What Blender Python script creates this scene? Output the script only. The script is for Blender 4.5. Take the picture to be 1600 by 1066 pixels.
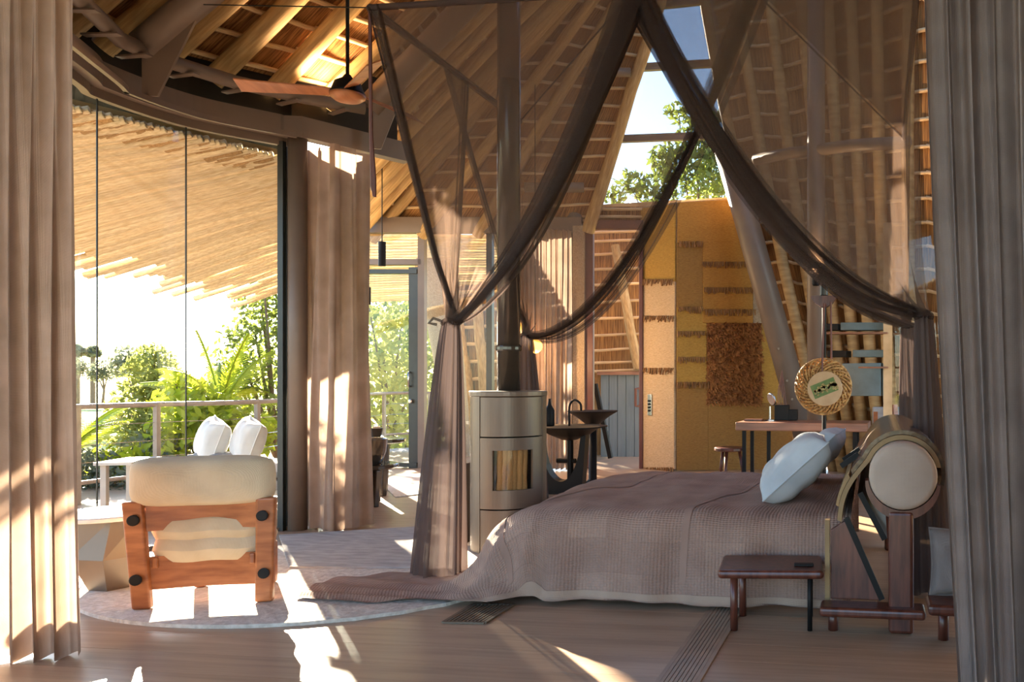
import bpy, math, random
import numpy as np
from mathutils import Vector, Matrix
random.seed(7); RNG = np.random.default_rng(7)
for o in list(bpy.data.objects): bpy.data.objects.remove(o)
S = bpy.context.scene; COL = S.collection
PI = math.pi
# ------------------------------------------------------------------ camera
F_PX, PPX, HORY, CAMH = 1250.0, 1200.0, 590.0, 1.30
PSI = math.atan(169 / F_PX)
FW = Vector((-math.sin(PSI), math.cos(PSI), 0)); RT = Vector((math.cos(PSI), math.sin(PSI), 0))
CAM = Vector((0, 0, CAMH))
cd = bpy.data.cameras.new('camera'); cam = bpy.data.objects.new('camera', cd); COL.objects.link(cam)
cam.location = CAM; cam.rotation_euler = (PI / 2, 0, PSI)
cd.sensor_width = 36; cd.lens = F_PX * 36 / 1600
cd.shift_x = (800 - PPX) / 1600; cd.shift_y = (HORY - 533) / 1600
cd.clip_end = 2000
S.camera = cam
# ------------------------------------------------------------------ light
SUN_AZ = math.radians(-43); SUN_EL = math.radians(17)     # azimuth from +Y towards +X
w = bpy.data.worlds.new('world'); S.world = w; w.use_nodes = True
nt = w.node_tree; bg = nt.nodes['Background']
sky = nt.nodes.new('ShaderNodeTexSky'); sky.sky_type = 'NISHITA'; sky.sun_disc = False
sky.sun_elevation = SUN_EL; sky.sun_rotation = SUN_AZ; sky.air_density = 1.0; sky.dust_density = 0.25; sky.ozone_density = 3.0
nt.links.new(sky.outputs[0], bg.inputs[0]); bg.inputs[1].default_value = 0.36
sl = bpy.data.lights.new('sun', 'SUN'); so = bpy.data.objects.new('sun', sl); COL.objects.link(so)
sl.energy = 26; sl.angle = math.radians(0.6); sl.color = (1, 0.84, 0.62)
sd = Vector((math.sin(SUN_AZ) * math.cos(SUN_EL), math.cos(SUN_AZ) * math.cos(SUN_EL), math.sin(SUN_EL)))
so.rotation_euler = sd.to_track_quat('Z', 'Y').to_euler()
S.view_settings.view_transform = 'Standard'; S.view_settings.look = 'None'
S.view_settings.exposure = 1.22; S.view_settings.gamma = 1.0; S.view_settings.use_curve_mapping = False
try:
    S.cycles.transparent_max_bounces = 24; S.cycles.max_bounces = 10; S.cycles.diffuse_bounces = 6
except Exception: pass

# ------------------------------------------------------------------ pixel helpers
def P(u, v, t): return CAM + t * (FW + (u - PPX) / F_PX * RT + Vector((0, 0, (HORY - v) / F_PX)))
def PZ(u, v, z=0.0): return P(u, v, (CAMH - z) * F_PX / (v - HORY))
def PT(u, z, t): p = P(u, HORY, t); p.z = z; return p
class Plane:                       # vertical plane through two plan points
    def __init__(s, a, b):
        s.a = Vector((a[0], a[1], 0)); d = Vector((b[0] - a[0], b[1] - a[1], 0)); s.d = d.normalized(); s.n = Vector((s.d.y, -s.d.x, 0))
        if s.n.dot(s.a - Vector((0, 0, 0))) > 0: s.n = -s.n       # towards the camera
    def hit(s, u, v):
        d = P(u, v, 1) - CAM; k = (s.a - CAM).dot(s.n) / d.dot(s.n); return CAM + d * k

# ------------------------------------------------------------------ mesh helpers
class MB:
    def __init__(s): s.v = []; s.f = []; s.uv = {}
    def add(s, vs, fs):
        o = len(s.v); s.v += [tuple(x) for x in vs]; s.f += [tuple(i + o for i in q) for q in fs]; return s
    def box(s, c, d, R=None, taper=1.0):
        hx, hy, hz = d[0] / 2, d[1] / 2, d[2] / 2; c = Vector(c)
        vs = [Vector((x * hx * (taper if z > 0 else 1), y * hy * (taper if z > 0 else 1), z * hz)) for z in (-1, 1) for y in (-1, 1) for x in (-1, 1)]
        if R: vs = [R @ q for q in vs]
        return s.add([c + q for q in vs], [(0, 2, 3, 1), (4, 5, 7, 6), (0, 1, 5, 4), (2, 6, 7, 3), (0, 4, 6, 2), (1, 3, 7, 5)])
    def bar(s, p0, p1, wd, h, up=(0, 0, 1)):
        p0, p1 = Vector(p0), Vector(p1); d = p1 - p0; z = d.normalized(); x = z.cross(Vector(up))
        if x.length < 1e-4: x = Vector((1, 0, 0))
        x.normalize(); y = x.cross(z).normalized(); R = Matrix((x, y, z)).transposed()
        return s.box((p0 + p1) / 2, (wd, h, d.length), R)
    def tube(s, pts, r, n=10, cap=True):
        pts = [Vector(p) for p in pts]; rs = r if isinstance(r, (list, tuple)) else [r] * len(pts)
        rings = []; px = None
        for i, p in enumerate(pts):
            d = (pts[min(i + 1, len(pts) - 1)] - pts[max(i - 1, 0)]).normalized()
            if px is None:
                px = d.cross(Vector((0, 0, 1)) if abs(d.z) < .95 else Vector((1, 0, 0))).normalized()
            else: px = (px - d * px.dot(d)).normalized()
            py = d.cross(px); rings.append([p + rs[i] * (math.cos(2 * PI * k / n) * px + math.sin(2 * PI * k / n) * py) for k in range(n)])
        vs = [q for R in rings for q in R]; m = len(pts)
        fs = [(i * n + k, i * n + (k + 1) % n, (i + 1) * n + (k + 1) % n, (i + 1) * n + k) for i in range(m - 1) for k in range(n)]
        if cap: fs += [tuple(range(n - 1, -1, -1)), tuple((m - 1) * n + k for k in range(n))]
        return s.add(vs, fs)
    def lathe(s, c, prof, n=28, axis='Z', cap=True):
        c = Vector(c); vs = []; m = len(prof)
        for r, h in prof:
            for k in range(n):
                a = 2 * PI * k / n; x, y = r * math.cos(a), r * math.sin(a)
                vs.append(c + (Vector((x, y, h)) if axis == 'Z' else Vector((x, h, y))))
        fs = [(i * n + k, i * n + (k + 1) % n, (i + 1) * n + (k + 1) % n, (i + 1) * n + k) for i in range(m - 1) for k in range(n)]
        if cap: fs += [tuple(range(n - 1, -1, -1)), tuple((m - 1) * n + k for k in range(n))]
        return s.add(vs, fs)
    def grid(s, fn, nu, nv, uvfn=None):
        o = len(s.v)
        for j in range(nv + 1):
            for i in range(nu + 1):
                s.v.append(tuple(fn(i / nu, j / nv)))
                if uvfn: s.uv[len(s.v) - 1] = uvfn(i / nu, j / nv)
        for j in range(nv):
            for i in range(nu):
                a = o + j * (nu + 1) + i; s.f.append((a, a + 1, a + nu + 2, a + nu + 1))
        return s
    def slab(s, quad, off):        # quad of 4 points extruded by off
        off = Vector(off); q = [Vector(p) for p in quad]
        return s.add(q + [p + off for p in q], [(0, 1, 2, 3), (7, 6, 5, 4), (0, 4, 5, 1), (1, 5, 6, 2), (2, 6, 7, 3), (3, 7, 4, 0)])
    def mesh(s, name, smooth=False):
        me = bpy.data.meshes.new(name); me.from_pydata(s.v, [], s.f); 
        if s.uv:
            ul = me.uv_layers.new(name='uv'); 
            idx = np.empty(len(me.loops), dtype=np.int32); me.loops.foreach_get('vertex_index', idx)
            arr = np.zeros((len(s.v), 2), dtype=np.float32)
            for k, q in s.uv.items(): arr[k] = q
            ul.data.foreach_set('uv', arr[idx].ravel())
        if smooth:
            me.polygons.foreach_set('use_smooth', [True] * len(me.polygons))
        me.update(); return me
    def obj(s, name, mat, parent=None, smooth=False, bevel=0, sub=0, label=None, cat=None, group=None, kind=None, recalc=True):
        me = s.mesh(name, smooth)
        if recalc:
            import bmesh
            bm = bmesh.new(); bm.from_mesh(me); bmesh.ops.recalc_face_normals(bm, faces=bm.faces); bm.to_mesh(me); bm.free()
        if mat: me.materials.append(mat)
        o = bpy.data.objects.new(name, me); COL.objects.link(o); o.parent = parent
        if bevel:
            b = o.modifiers.new('bevel', 'BEVEL'); b.width = bevel; b.segments = 3; b.limit_method = 'ANGLE'
        if sub:
            b = o.modifiers.new('sub', 'SUBSURF'); b.levels = sub; b.render_levels = sub
        return tag(o, label, cat, group, kind)
def tag(o, label=None, cat=None, group=None, kind=None):
    if label: o['label'] = label
    if cat: o['category'] = cat
    if group: o['group'] = group
    if kind: o['kind'] = kind
    return o
def empty(name, loc=(0, 0, 0), rz=0, label=None, cat=None, group=None, kind=None):
    o = bpy.data.objects.new(name, None); COL.objects.link(o); o.location = loc; o.rotation_euler = (0, 0, rz); o.empty_display_size = .1
    return tag(o, label, cat, group, kind)
def inst(name, me, parent, M):
    o = bpy.data.objects.new(name, me); COL.objects.link(o); o.parent = parent; o.matrix_local = M; return o
def catmull(pts, n):
    pts = [Vector(p) for p in pts]; q = [2 * pts[0] - pts[1]] + pts + [2 * pts[-1] - pts[-2]]; out = []
    m = len(pts) - 1
    for k in range(n + 1):
        x = k / n * m; i = min(int(x), m - 1); t = x - i; a, b, c, d = q[i:i + 4]
        out.append(.5 * ((2 * b) + (c - a) * t + (2 * a - 5 * b + 4 * c - d) * t * t + (3 * b - a - 3 * c + d) * t ** 3))
    return out
def lerp_path(pts, s):
    L = [0]
    for a, b in zip(pts, pts[1:]): L.append(L[-1] + (b - a).length)
    x = s * L[-1]
    for i in range(len(pts) - 1):
        if x <= L[i + 1] or i == len(pts) - 2:
            return pts[i].lerp(pts[i + 1], (x - L[i]) / max(L[i + 1] - L[i], 1e-6))
# shared stick meshes along unit Z, radius 1
def stick_mesh(name, n=8, rings=4, wob=.12, taper=.85, seed=0):
    r = random.Random(seed); m = MB(); pts = []; rs = []
    for k in range(rings + 1):
        pts.append((r.uniform(-wob, wob), r.uniform(-wob, wob), k / rings)); rs.append((1 - (1 - taper) * k / rings) * r.uniform(.94, 1.06))
    vs = []; 
    for p, q in zip(pts, rs):
        for k in range(n):
            a = 2 * PI * k / n; vs.append((p[0] + q * math.cos(a), p[1] + q * math.sin(a), p[2]))
    fs = [(i * n + k, i * n + (k + 1) % n, (i + 1) * n + (k + 1) % n, (i + 1) * n + k) for i in range(rings) for k in range(n)]
    fs += [tuple(range(n - 1, -1, -1)), tuple(rings * n + k for k in range(n))]
    m.add(vs, fs); return m.mesh(name, True)
def stick_matrix(p0, p1, r):
    p0, p1 = Vector(p0), Vector(p1); d = p1 - p0; q = d.to_track_quat('Z', 'Y')
    return Matrix.LocRotScale(p0, q, Vector((r, r, d.length)))

# ------------------------------------------------------------------ materials
def newmat(name):
    m = bpy.data.materials.new(name); m.use_nodes = True; n = m.node_tree; return m, n, n.nodes['Principled BSDF']
def N(n, t, **k):
    x = n.nodes.new('ShaderNode' + t)
    for a, b in k.items():
        if a.startswith('i_'): x.inputs[a[2:].replace('_', ' ')].default_value = b
        else: setattr(x, a, b)
    return x
def mat(name, c1, c2=None, rough=.6, metal=0, scale=8, stretch=(1, 1, 1), bump=0, coord='Object', detail=5, trans=0, rnd=0, lo=.35, hi=.65):
    m, n, b = newmat(name); c2 = c2 or tuple(x * .8 for x in c1)
    tc = N(n, 'TexCoord'); mp = N(n, 'Mapping'); mp.inputs['Scale'].default_value = stretch
    nz = N(n, 'TexNoise'); nz.inputs['Scale'].default_value = scale; nz.inputs['Detail'].default_value = detail
    rp = N(n, 'ValToRGB'); rp.color_ramp.elements[0].color = (*c2, 1); rp.color_ramp.elements[1].color = (*c1, 1)
    rp.color_ramp.elements[0].position = lo; rp.color_ramp.elements[1].position = hi
    n.links.new(tc.outputs[coord], mp.inputs[0]); n.links.new(mp.outputs[0], nz.inputs[0]); n.links.new(nz.outputs[0], rp.inputs[0])
    out = rp.outputs[0]
    if rnd:
        oi = N(n, 'ObjectInfo'); hs = N(n, 'HueSaturation'); mr = N(n, 'MapRange'); mr.inputs['To Min'].default_value = 1 - rnd; mr.inputs['To Max'].default_value = 1 + rnd
        n.links.new(oi.outputs['Random'], mr.inputs[0]); n.links.new(mr.outputs[0], hs.inputs['Value']); n.links.new(out, hs.inputs['Color']); out = hs.outputs[0]
    n.links.new(out, b.inputs['Base Color']); b.inputs['Roughness'].default_value = rough; b.inputs['Metallic'].default_value = metal
    if bump:
        bp = N(n, 'Bump'); bp.inputs['Strength'].default_value = bump; bp.inputs['Distance'].default_value = .02
        n.links.new(nz.outputs[0], bp.inputs['Height']); n.links.new(bp.outputs[0], b.inputs['Normal'])
    if trans:
        t = N(n, 'BsdfTranslucent'); mx = N(n, 'MixShader'); mx.inputs[0].default_value = trans
        n.links.new(out, t.inputs[0]); n.links.new(b.outputs[0], mx.inputs[1]); n.links.new(t.outputs[0], mx.inputs[2])
        n.links.new(mx.outputs[0], n.nodes['Material Output'].inputs[0])
    return m
def netmat(name, col, opac):
    m, n, b = newmat(name); d = N(n, 'BsdfDiffuse'); d.inputs[0].default_value = (*col, 1); t = N(n, 'BsdfTranslucent'); t.inputs[0].default_value = (*col, 1)
    a = N(n, 'MixShader'); a.inputs[0].default_value = .45; tr = N(n, 'BsdfTransparent'); mx = N(n, 'MixShader'); mx.inputs[0].default_value = opac
    n.links.new(d.outputs[0], a.inputs[1]); n.links.new(t.outputs[0], a.inputs[2]); n.links.new(tr.outputs[0], mx.inputs[1]); n.links.new(a.outputs[0], mx.inputs[2])
    n.links.new(mx.outputs[0], n.nodes['Material Output'].inputs[0]); return m
def glassmat(name, tint=(.96, .98, .97), refl=1.0):
    m, n, b = newmat(name); tr = N(n, 'BsdfTransparent'); tr.inputs[0].default_value = (*tint, 1); g = N(n, 'BsdfGlossy'); g.inputs['Roughness'].default_value = .02
    mx = N(n, 'MixShader'); mx.inputs[0].default_value = .045
    n.links.new(tr.outputs[0], mx.inputs[1]); n.links.new(g.outputs[0], mx.inputs[2]); n.links.new(mx.outputs[0], n.nodes['Material Output'].inputs[0]); return m
def emit(name, col, s):
    m, n, b = newmat(name); b.inputs['Base Color'].default_value = (*col, 1); b.inputs['Emission Color'].default_value = (*col, 1); b.inputs['Emission Strength'].default_value = s; return m
def fabricmat(name, c1, c2, wscale=260, trans=0, patch=False, rough=.9):
    m = mat(name, c1, c2, rough=rough, scale=5, trans=trans); n = m.node_tree; b = n.nodes['Principled BSDF']
    tc = N(n, 'TexCoord'); w1 = N(n, 'TexWave'); w1.inputs['Scale'].default_value = wscale / 6; w1.inputs['Distortion'].default_value = 1.5
    w2 = N(n, 'TexWave'); w2.bands_direction = 'Z' if not patch else 'Y'; w2.inputs['Scale'].default_value = wscale / 6; w2.inputs['Distortion'].default_value = 1.5
    src = 'UV' if patch else 'Object'
    ad = N(n, 'Math'); n.links.new(tc.outputs[src], w1.inputs[0]); n.links.new(tc.outputs[src], w2.inputs[0]); n.links.new(w1.outputs[1], ad.inputs[0]); n.links.new(w2.outputs[1], ad.inputs[1])
    h = ad.outputs[0]
    bp = N(n, 'Bump'); bp.inputs['Strength'].default_value = .42 if patch else .35; bp.inputs['Distance'].default_value = .008
    n.links.new(h, bp.inputs['Height']); n.links.new(bp.outputs[0], b.inputs['Normal'])
    if patch:      # woven blocks
        br = N(n, 'TexBrick'); br.inputs['Scale'].default_value = 3.2; br.inputs['Mortar Size'].default_value = .015; br.inputs['Color1'].default_value = (1, 1, 1, 1); br.inputs['Color2'].default_value = (.80, .77, .79, 1); br.inputs['Mortar'].default_value = (.82, .79, .80, 1)
        br.inputs['Brick Width'].default_value = .55; br.inputs['Row Height'].default_value = .6; br.offset = .37; br.squash = 1.7; br.squash_frequency = 3
        n.links.new(tc.outputs['UV'], br.inputs[0])
        mx = N(n, 'Mix', data_type='RGBA', blend_type='MULTIPLY'); mx.inputs[0].default_value = .8
        l = b.inputs['Base Color'].links[0]; s_ = l.from_socket; n.links.new(s_, mx.inputs[6]); n.links.new(br.outputs[0], mx.inputs[7]); n.links.new(mx.outputs[2], b.inputs['Base Color'])
    return m
def thatchmat(name, c1, c2):
    m, n, b = newmat(name); tc = N(n, 'TexCoord'); mp = N(n, 'Mapping'); mp.inputs['Scale'].default_value = (70, 2.2, 1)
    nz = N(n, 'TexNoise'); nz.inputs['Scale'].default_value = 1; nz.inputs['Detail'].default_value = 4; nz.inputs['Distortion'].default_value = .4
    rp = N(n, 'ValToRGB'); rp.color_ramp.elements[0].position = .36; rp.color_ramp.elements[1].position = .66; rp.color_ramp.elements[0].color = (*c2, 1); rp.color_ramp.elements[1].color = (*c1, 1)
    n.links.new(tc.outputs['UV'], mp.inputs[0]); n.links.new(mp.outputs[0], nz.inputs[0]); n.links.new(nz.outputs[0], rp.inputs[0]); n.links.new(rp.outputs[0], b.inputs['Base Color'])
    bp = N(n, 'Bump'); bp.inputs['Strength'].default_value = .8; bp.inputs['Distance'].default_value = .03; n.links.new(nz.outputs[0], bp.inputs['Height']); n.links.new(bp.outputs[0], b.inputs['Normal'])
    b.inputs['Roughness'].default_value = .8; return m
M_STEEL = mat('brown_steel', (.19, .14, .11), (.165, .12, .095), rough=.45, scale=3)
M_BLACK = mat('black_metal', (.010, .009, .009), rough=.5); M_BLACK.node_tree.nodes['Principled BSDF'].inputs['Specular IOR Level'].default_value = .2
M_DARKGREEN = mat('dark_frame', (.03, .033, .03), rough=.35)
M_POLE = mat('peeled_pole', (.56, .37, .165), (.36, .215, .085), rough=.65, scale=3, stretch=(1.2, 1.2, 6), coord='Object', bump=.15, rnd=.18)
M_BATTEN = mat('batten_stick', (.72, .53, .32), (.5, .33, .17), rough=.7, scale=4, rnd=.15)
M_THATCH = thatchmat('thatch', (.50, .255, .085), (.16, .065, .02))
M_EAVE = mat('eave_pole', (.93, .80, .56), (.68, .53, .30), rough=.7, scale=4, stretch=(1, 1, 9), rnd=.14, bump=.1)
M_PLANK = mat('floor_board', (.43, .29, .19), (.33, .215, .135), rough=.36, scale=3, stretch=(.5, 9, 9), bump=.06, rnd=.05)
M_SUBFLOOR = mat('subfloor', (.05, .04, .03))
M_GLASS = glassmat('clear_glass'); M_GLASSB = glassmat('blue_glass', (.72, .84, .88))
M_LINEN = fabricmat('linen_curtain', (.50, .36, .28), (.40, .285, .215), 500, trans=.38)
M_LINENG = fabricmat('grey_linen_curtain', (.33, .28, .265), (.25, .21, .2), 500, trans=.3)
M_NET = netmat('sheer_net', (.19, .13, .10), .54)
M_NETD = netmat('gathered_net', (.10, .072, .064), .60)
M_NETC = netmat('net_column', (.15, .112, .105), .84)
M_COVER = fabricmat('bedspread_weave', (.37, .235, .18), (.30, .185, .14), 135, patch=True)
M_HEM = fabricmat('bedspread_hem', (.44, .30, .22), (.37, .25, .185), 400)
M_PILLOW = fabricmat('blue_grey_linen', (.52, .55, .58), (.42, .45, .49), 500)
M_REDWOOD = mat('dark_red_wood', (.13, .038, .022), (.06, .016, .01), rough=.3, scale=4, stretch=(8, 8, 1))
M_CHAIRWOOD = mat('chestnut_wood', (.44, .155, .055), (.24, .07, .022), rough=.35, scale=3, stretch=(1.5, 6, 9), bump=.04, lo=.3, hi=.7)
M_CANVAS = fabricmat('cream_canvas', (.70, .56, .38), (.60, .46, .30), 500)
M_LEATHER = mat('brown_leather', (.115, .055, .022), (.05, .024, .01), rough=.22, scale=3, stretch=(9, 1, 9), bump=.1)
M_TAN = mat('tan_canvas', (.32, .20, .085), (.24, .145, .06), rough=.6, scale=6)
M_BOLSTER = fabricmat('bolster_linen', (.46, .36, .295), (.40, .31, .25), 500)
M_STOVE = mat('champagne_steel', (.19, .148, .115), (.175, .135, .105), rough=.42, metal=.5, scale=2)
M_WHITE = mat('white_fabric', (.80, .79, .76), (.70, .69, .67), rough=.8)
M_RUG = mat('pale_wool_rug', (.68, .62, .55), (.50, .44, .38), rough=.95, scale=30, bump=.5)
M_RUGG = mat('grey_wool_rug', (.42, .40, .39), (.30, .285, .28), rough=.95, scale=22, stretch=(.3, 1, 1), bump=.5)
M_RAIL = mat('rail_wood', (.34, .27, .22), rough=.5)
M_DECK = mat('deck_board', (.55, .50, .44), (.45, .40, .35), rough=.6, scale=3, stretch=(.5, 9, 1), rnd=.06)
M_GRASS = mat('dry_grass_field', (.56, .52, .10), (.42, .33, .10), rough=1, scale=.12, detail=9)
def leafmat(name, c1, c2): return mat(name, c1, c2, rough=.5, scale=1.3, trans=.5, coord='Object', lo=.3, hi=.7)
M_LEAF = leafmat('green_leaf', (.22, .27, .05), (.09, .13, .03)); M_LEAFY = leafmat('yellow_green_leaf', (.5, .55, .03), (.28, .36, .03)); M_LEAFD = leafmat('blue_green_leaf', (.10, .17, .06), (.05, .09, .04)); M_LEAFG = leafmat('grey_green_leaf', (.2, .22, .14), (.13, .15, .1))
M_LEAFO = leafmat('olive_leaf', (.36, .38, .09), (.16, .19, .05))
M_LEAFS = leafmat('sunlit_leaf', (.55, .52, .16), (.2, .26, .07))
M_BARK = mat('bark', (.16, .12, .09), rough=.9)
M_BLUE = mat('slate_blue_paint', (.17, .215, .25), (.145, .185, .215), rough=.5, scale=3, stretch=(12, 12, 1))
M_BLUEBOX = mat('blue_grey_box', (.13, .2, .24), rough=.5)
M_MAROON = mat('maroon_frame', (.16, .055, .04), rough=.4)
M_PLASTER = mat('stone_plaster', (.50, .37, .24), (.36, .25, .15), rough=.9, scale=60, bump=.4)
def weave(name, c1, c2): return mat(name, c1, c2, rough=.9, scale=26, stretch=(1, 1, 5), bump=.6, lo=.3, hi=.7)
M_STRAW1 = weave('gold_straw', (.52, .30, .06), (.36, .19, .035)); M_STRAW2 = weave('orange_straw', (.50, .25, .05), (.36, .165, .03)); M_STRAW3 = weave('pale_straw', (.66, .47, .28), (.48, .32, .17)); M_STRAW4 = weave('brown_straw', (.38, .20, .05), (.27, .13, .03))
M_SHAG = mat('rust_raffia', (.42, .17, .045), (.22, .075, .02), rough=.8, scale=14)
M_FRINGE = mat('raffia_fringe', (.34, .17, .06), (.2, .09, .03), rough=.9)
M_DESK = mat('desk_wood', (.30, .14, .085), (.20, .09, .055), rough=.35, scale=3, stretch=(1, 9, 9))
M_CORDL = mat('leather_strap', (.16, .05, .03), rough=.5)
M_CHROME = mat('chrome', (.6, .6, .6), rough=.2, metal=1)
M_GLOBE = emit('amber_globe', (1, .42, .06), 3.0)
M_BRONZE = mat('bronze_glass', (.06, .045, .035), rough=.15)
M_FAN = mat('fan_blade_wood', (.50, .19, .075), (.36, .125, .045), rough=.4, scale=3, stretch=(6, 1, 1))
M_LOGW = mat('split_log', (.62, .45, .24), (.36, .23, .11), scale=5, stretch=(6, 6, 1), rnd=.2)
M_SMOKE = glassmat('stove_glass', (.8, .72, .6))

POLES = [stick_mesh('rafter_pole_mesh', 10, 6, .14, .8, k) for k in range(4)]
STICKS = [stick_mesh('batten_mesh', 6, 3, .3, .95, 10 + k) for k in range(3)]
for me in POLES: me.materials.append(M_POLE)
for me in STICKS: me.materials.append(M_BATTEN)
EAVES = [stick_mesh('eave_pole_mesh', 7, 5, .4, .85, 30 + k) for k in range(3)]
for me in EAVES: me.materials.append(M_EAVE)
def project(p):
    d = Vector(p) - CAM; t = d.dot(FW)
    if t < .2: return None
    return PPX + F_PX * d.dot(RT) / t, HORY - F_PX * d.z / t, t

# ================================================================== SETTING
# floor ------------------------------------------------------------
fl = MB().box((-3.0, 6.2, -.06), (13.5, 13.6, .06)).obj('floor', M_SUBFLOOR, label='brown floor of wide boards across the whole room', cat='floor', kind='structure')
pm = MB().box((0, 0, 0), (13.5, .233, .03)).mesh('plank'); pm.materials.append(M_PLANK)
for k in range(58):
    o = inst('plank', pm, fl, Matrix.Translation((-3.0, -.5 + .235 * k, -.0155)))
# glass wall curve
GZ = 3.29
def GP(u, v): t = (GZ - CAMH) * F_PX / (HORY - v); p = P(u, v, t); return Vector((p.x, p.y, 0))
gpx = [(-330, -330), (-170, -140), (-40, 8), (115.6, 125), (151.6, 150), (290.6, 195), (448, 226)]
GL = [GP(*q) for q in gpx]
GLS = catmull(GL, 60)
COLUMN = PZ(465, 828); COLUMN.z = 0
ring = GLS + [COLUMN.copy(), Vector((COLUMN.x + .45, COLUMN.y + .85, 0)), ]
w1 = empty('window_1', label='curved frameless glass wall beside the terrace', cat='window', kind='structure')
jn = [0, 1, 2, 4, 5, 6]
CEN = Vector((-1.5, 5.0, 0))
for a, b in zip(jn, jn[1:]):
    pts = [p for k, p in enumerate(GLS) if a * 10 <= k <= b * 10]
    m = MB(); m.grid(lambda u, v: lerp_path(pts, u) + Vector((0, 0, .01 + v * 3.28)), 8, 1)
    m.obj('pane', M_GLASS, w1, smooth=True)
    m = MB().bar(pts[-1] + Vector((0, 0, 0)), pts[-1] + Vector((0, 0, 3.29)), .008, .008); m.obj('glass_joint', M_DARKGREEN, w1)
q0 = GLS[-1]
def sweep(path, z0, z1, th, off=0):
    m = MB(); n = len(path); vs = []
    for i, p in enumerate(path):
        d = (path[min(i + 1, n - 1)] - path[max(i - 1, 0)]).normalized(); nn = Vector((d.y, -d.x, 0))
        if nn.dot(CEN - p) < 0: nn = -nn
        for o_, z in ((off, z0), (off + th, z0), (off + th, z1), (off, z1)): vs.append(p + nn * o_ + Vector((0, 0, z)))
    fs = [(4 * i + k, 4 * i + (k + 1) % 4, 4 * i + 4 + (k + 1) % 4, 4 * i + 4 + k) for i in range(n - 1) for k in range(4)] + [(0, 1, 2, 3), tuple(4 * (n - 1) + k for k in (3, 2, 1, 0))]
    m.add(vs, fs); return m
sweep(ring, 3.335, 3.51, .12, -.02).obj('trim_1', M_STEEL, label='curved brown steel ring beam above the glass wall', cat='beam', kind='structure')
sweep(ring, 3.45, 4.12, .03, -.16).obj('trim_11', mat('dark_void_shade', (.03, .022, .017), rough=.8), label='dark strip coloured as the shaded void above the ring beam', cat='trim', kind='structure')  # closes the sky gap; near-black colour stands in for the shaded void
sweep(GLS, 3.27, 3.335, .05, -.02).obj('trim_2', M_STEEL, label='slim glazing head channel along top of the curved glass', cat='trim', kind='structure')
sweep(GLS, 3.30, 3.34, .03, .22).obj('trim_3', M_STEEL, label='thin curved curtain track hung inside the ring beam', cat='curtain rail', kind='structure')
sweep(GLS, .0, .03, .06, -.03).obj('trim_4', M_STEEL, label='low floor channel holding the curved glass', cat='trim', kind='structure')
# column
MB().tube([COLUMN, COLUMN + Vector((0, 0, 3.36))], .075, 16).obj('steel_column', M_STEEL, smooth=True, label='round brown steel column between curved glass and linen curtain', cat='column')
MB().bar(COLUMN + Vector((-.1, -.06, 0)), COLUMN + Vector((-.1, -.06, 3.3)), .05, .04).obj('trim_5', M_DARKGREEN, label='dark vertical glazing post beside the round column', cat='trim', kind='structure')
# angled pane near column
pa, pb = PZ(413, 822), PZ(446, 830)
m = MB(); m.grid(lambda u, v: pa.lerp(pb, u) + Vector((0, .25 * (1 - u), .02 + v * 3.2)), 1, 1)
m.obj('window_3', M_GLASSB, label='narrow blue-tinted sliding glass leaf next to the dark post', cat='window', kind='structure')

# roof: ruled surface ring -> ridge -----------------------------------
E = P(1066, -112, 10.3)
RIDZ = E.z
# (ring point, ridge point)
def rp_(u, v, z):
    t = (z - CAMH) * F_PX / (HORY - v); p = P(u, v, t); return p
rows = []
for i in (0, 10, 20, 30, 40, 50, 60):
    p = GLS[i].copy(); p.z = 3.88; d = (p - CEN); d.z = 0; p += d.normalized() * .12
    rows.append((p, Vector((E.x, min(max(p.y * .78 + 2.0, 1.0), 8.0), RIDZ))))
c = COLUMN + Vector((.0, .5, 3.85)); rows.append((c, Vector((E.x, 7.9, RIDZ))))
rows.append((PT(560, 3.65, 9.2), Vector((E.x, 8.8, RIDZ))))
for u in (570, 660, 750, 840, 912):
    rows.append((PT(u, 3.50, 11.5), Vector((E.x, E.y - (912 - u) / 340 * 1.0, RIDZ))))
rows.append((PT(930, 3.55, 11.5), E.copy()))
RA = catmull([r[0] for r in rows], 200); RB = catmull([r[1] for r in rows], 200)
def roofpt(s, v):
    a = lerp_i(RA, s); b = lerp_i(RB, s); return a.lerp(b, v)
def lerp_i(L, s):
    x = min(max(s, 0), 1) * (len(L) - 1); i = min(int(x), len(L) - 2); return L[i].lerp(L[i + 1], x - i)
ceil = empty('ceiling', label='steep thatched roof on peeled poles with pale battens', cat='roof', kind='structure')
def thatch_shell(fn, nu, nv, wid, hgt, name, parent, up=Vector((0, 0, .14)), mat_=None):
    m = MB(); m.grid(lambda u, v: fn(u, v), nu, nv, lambda u, v: (u * wid, v * hgt))
    m.grid(lambda u, v: fn(u, v) + up, nu, nv, lambda u, v: (u * wid, v * hgt))
    return m.obj(name, mat_ or M_THATCH, parent, smooth=True, recalc=False)
arc = sum((b - a).length for a, b in zip(RA, RA[1:]))
thatch_shell(roofpt, 200, 12, arc * .8, 5.5, 'thatch', ceil, Vector((-.05, .1, .16)))
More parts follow.
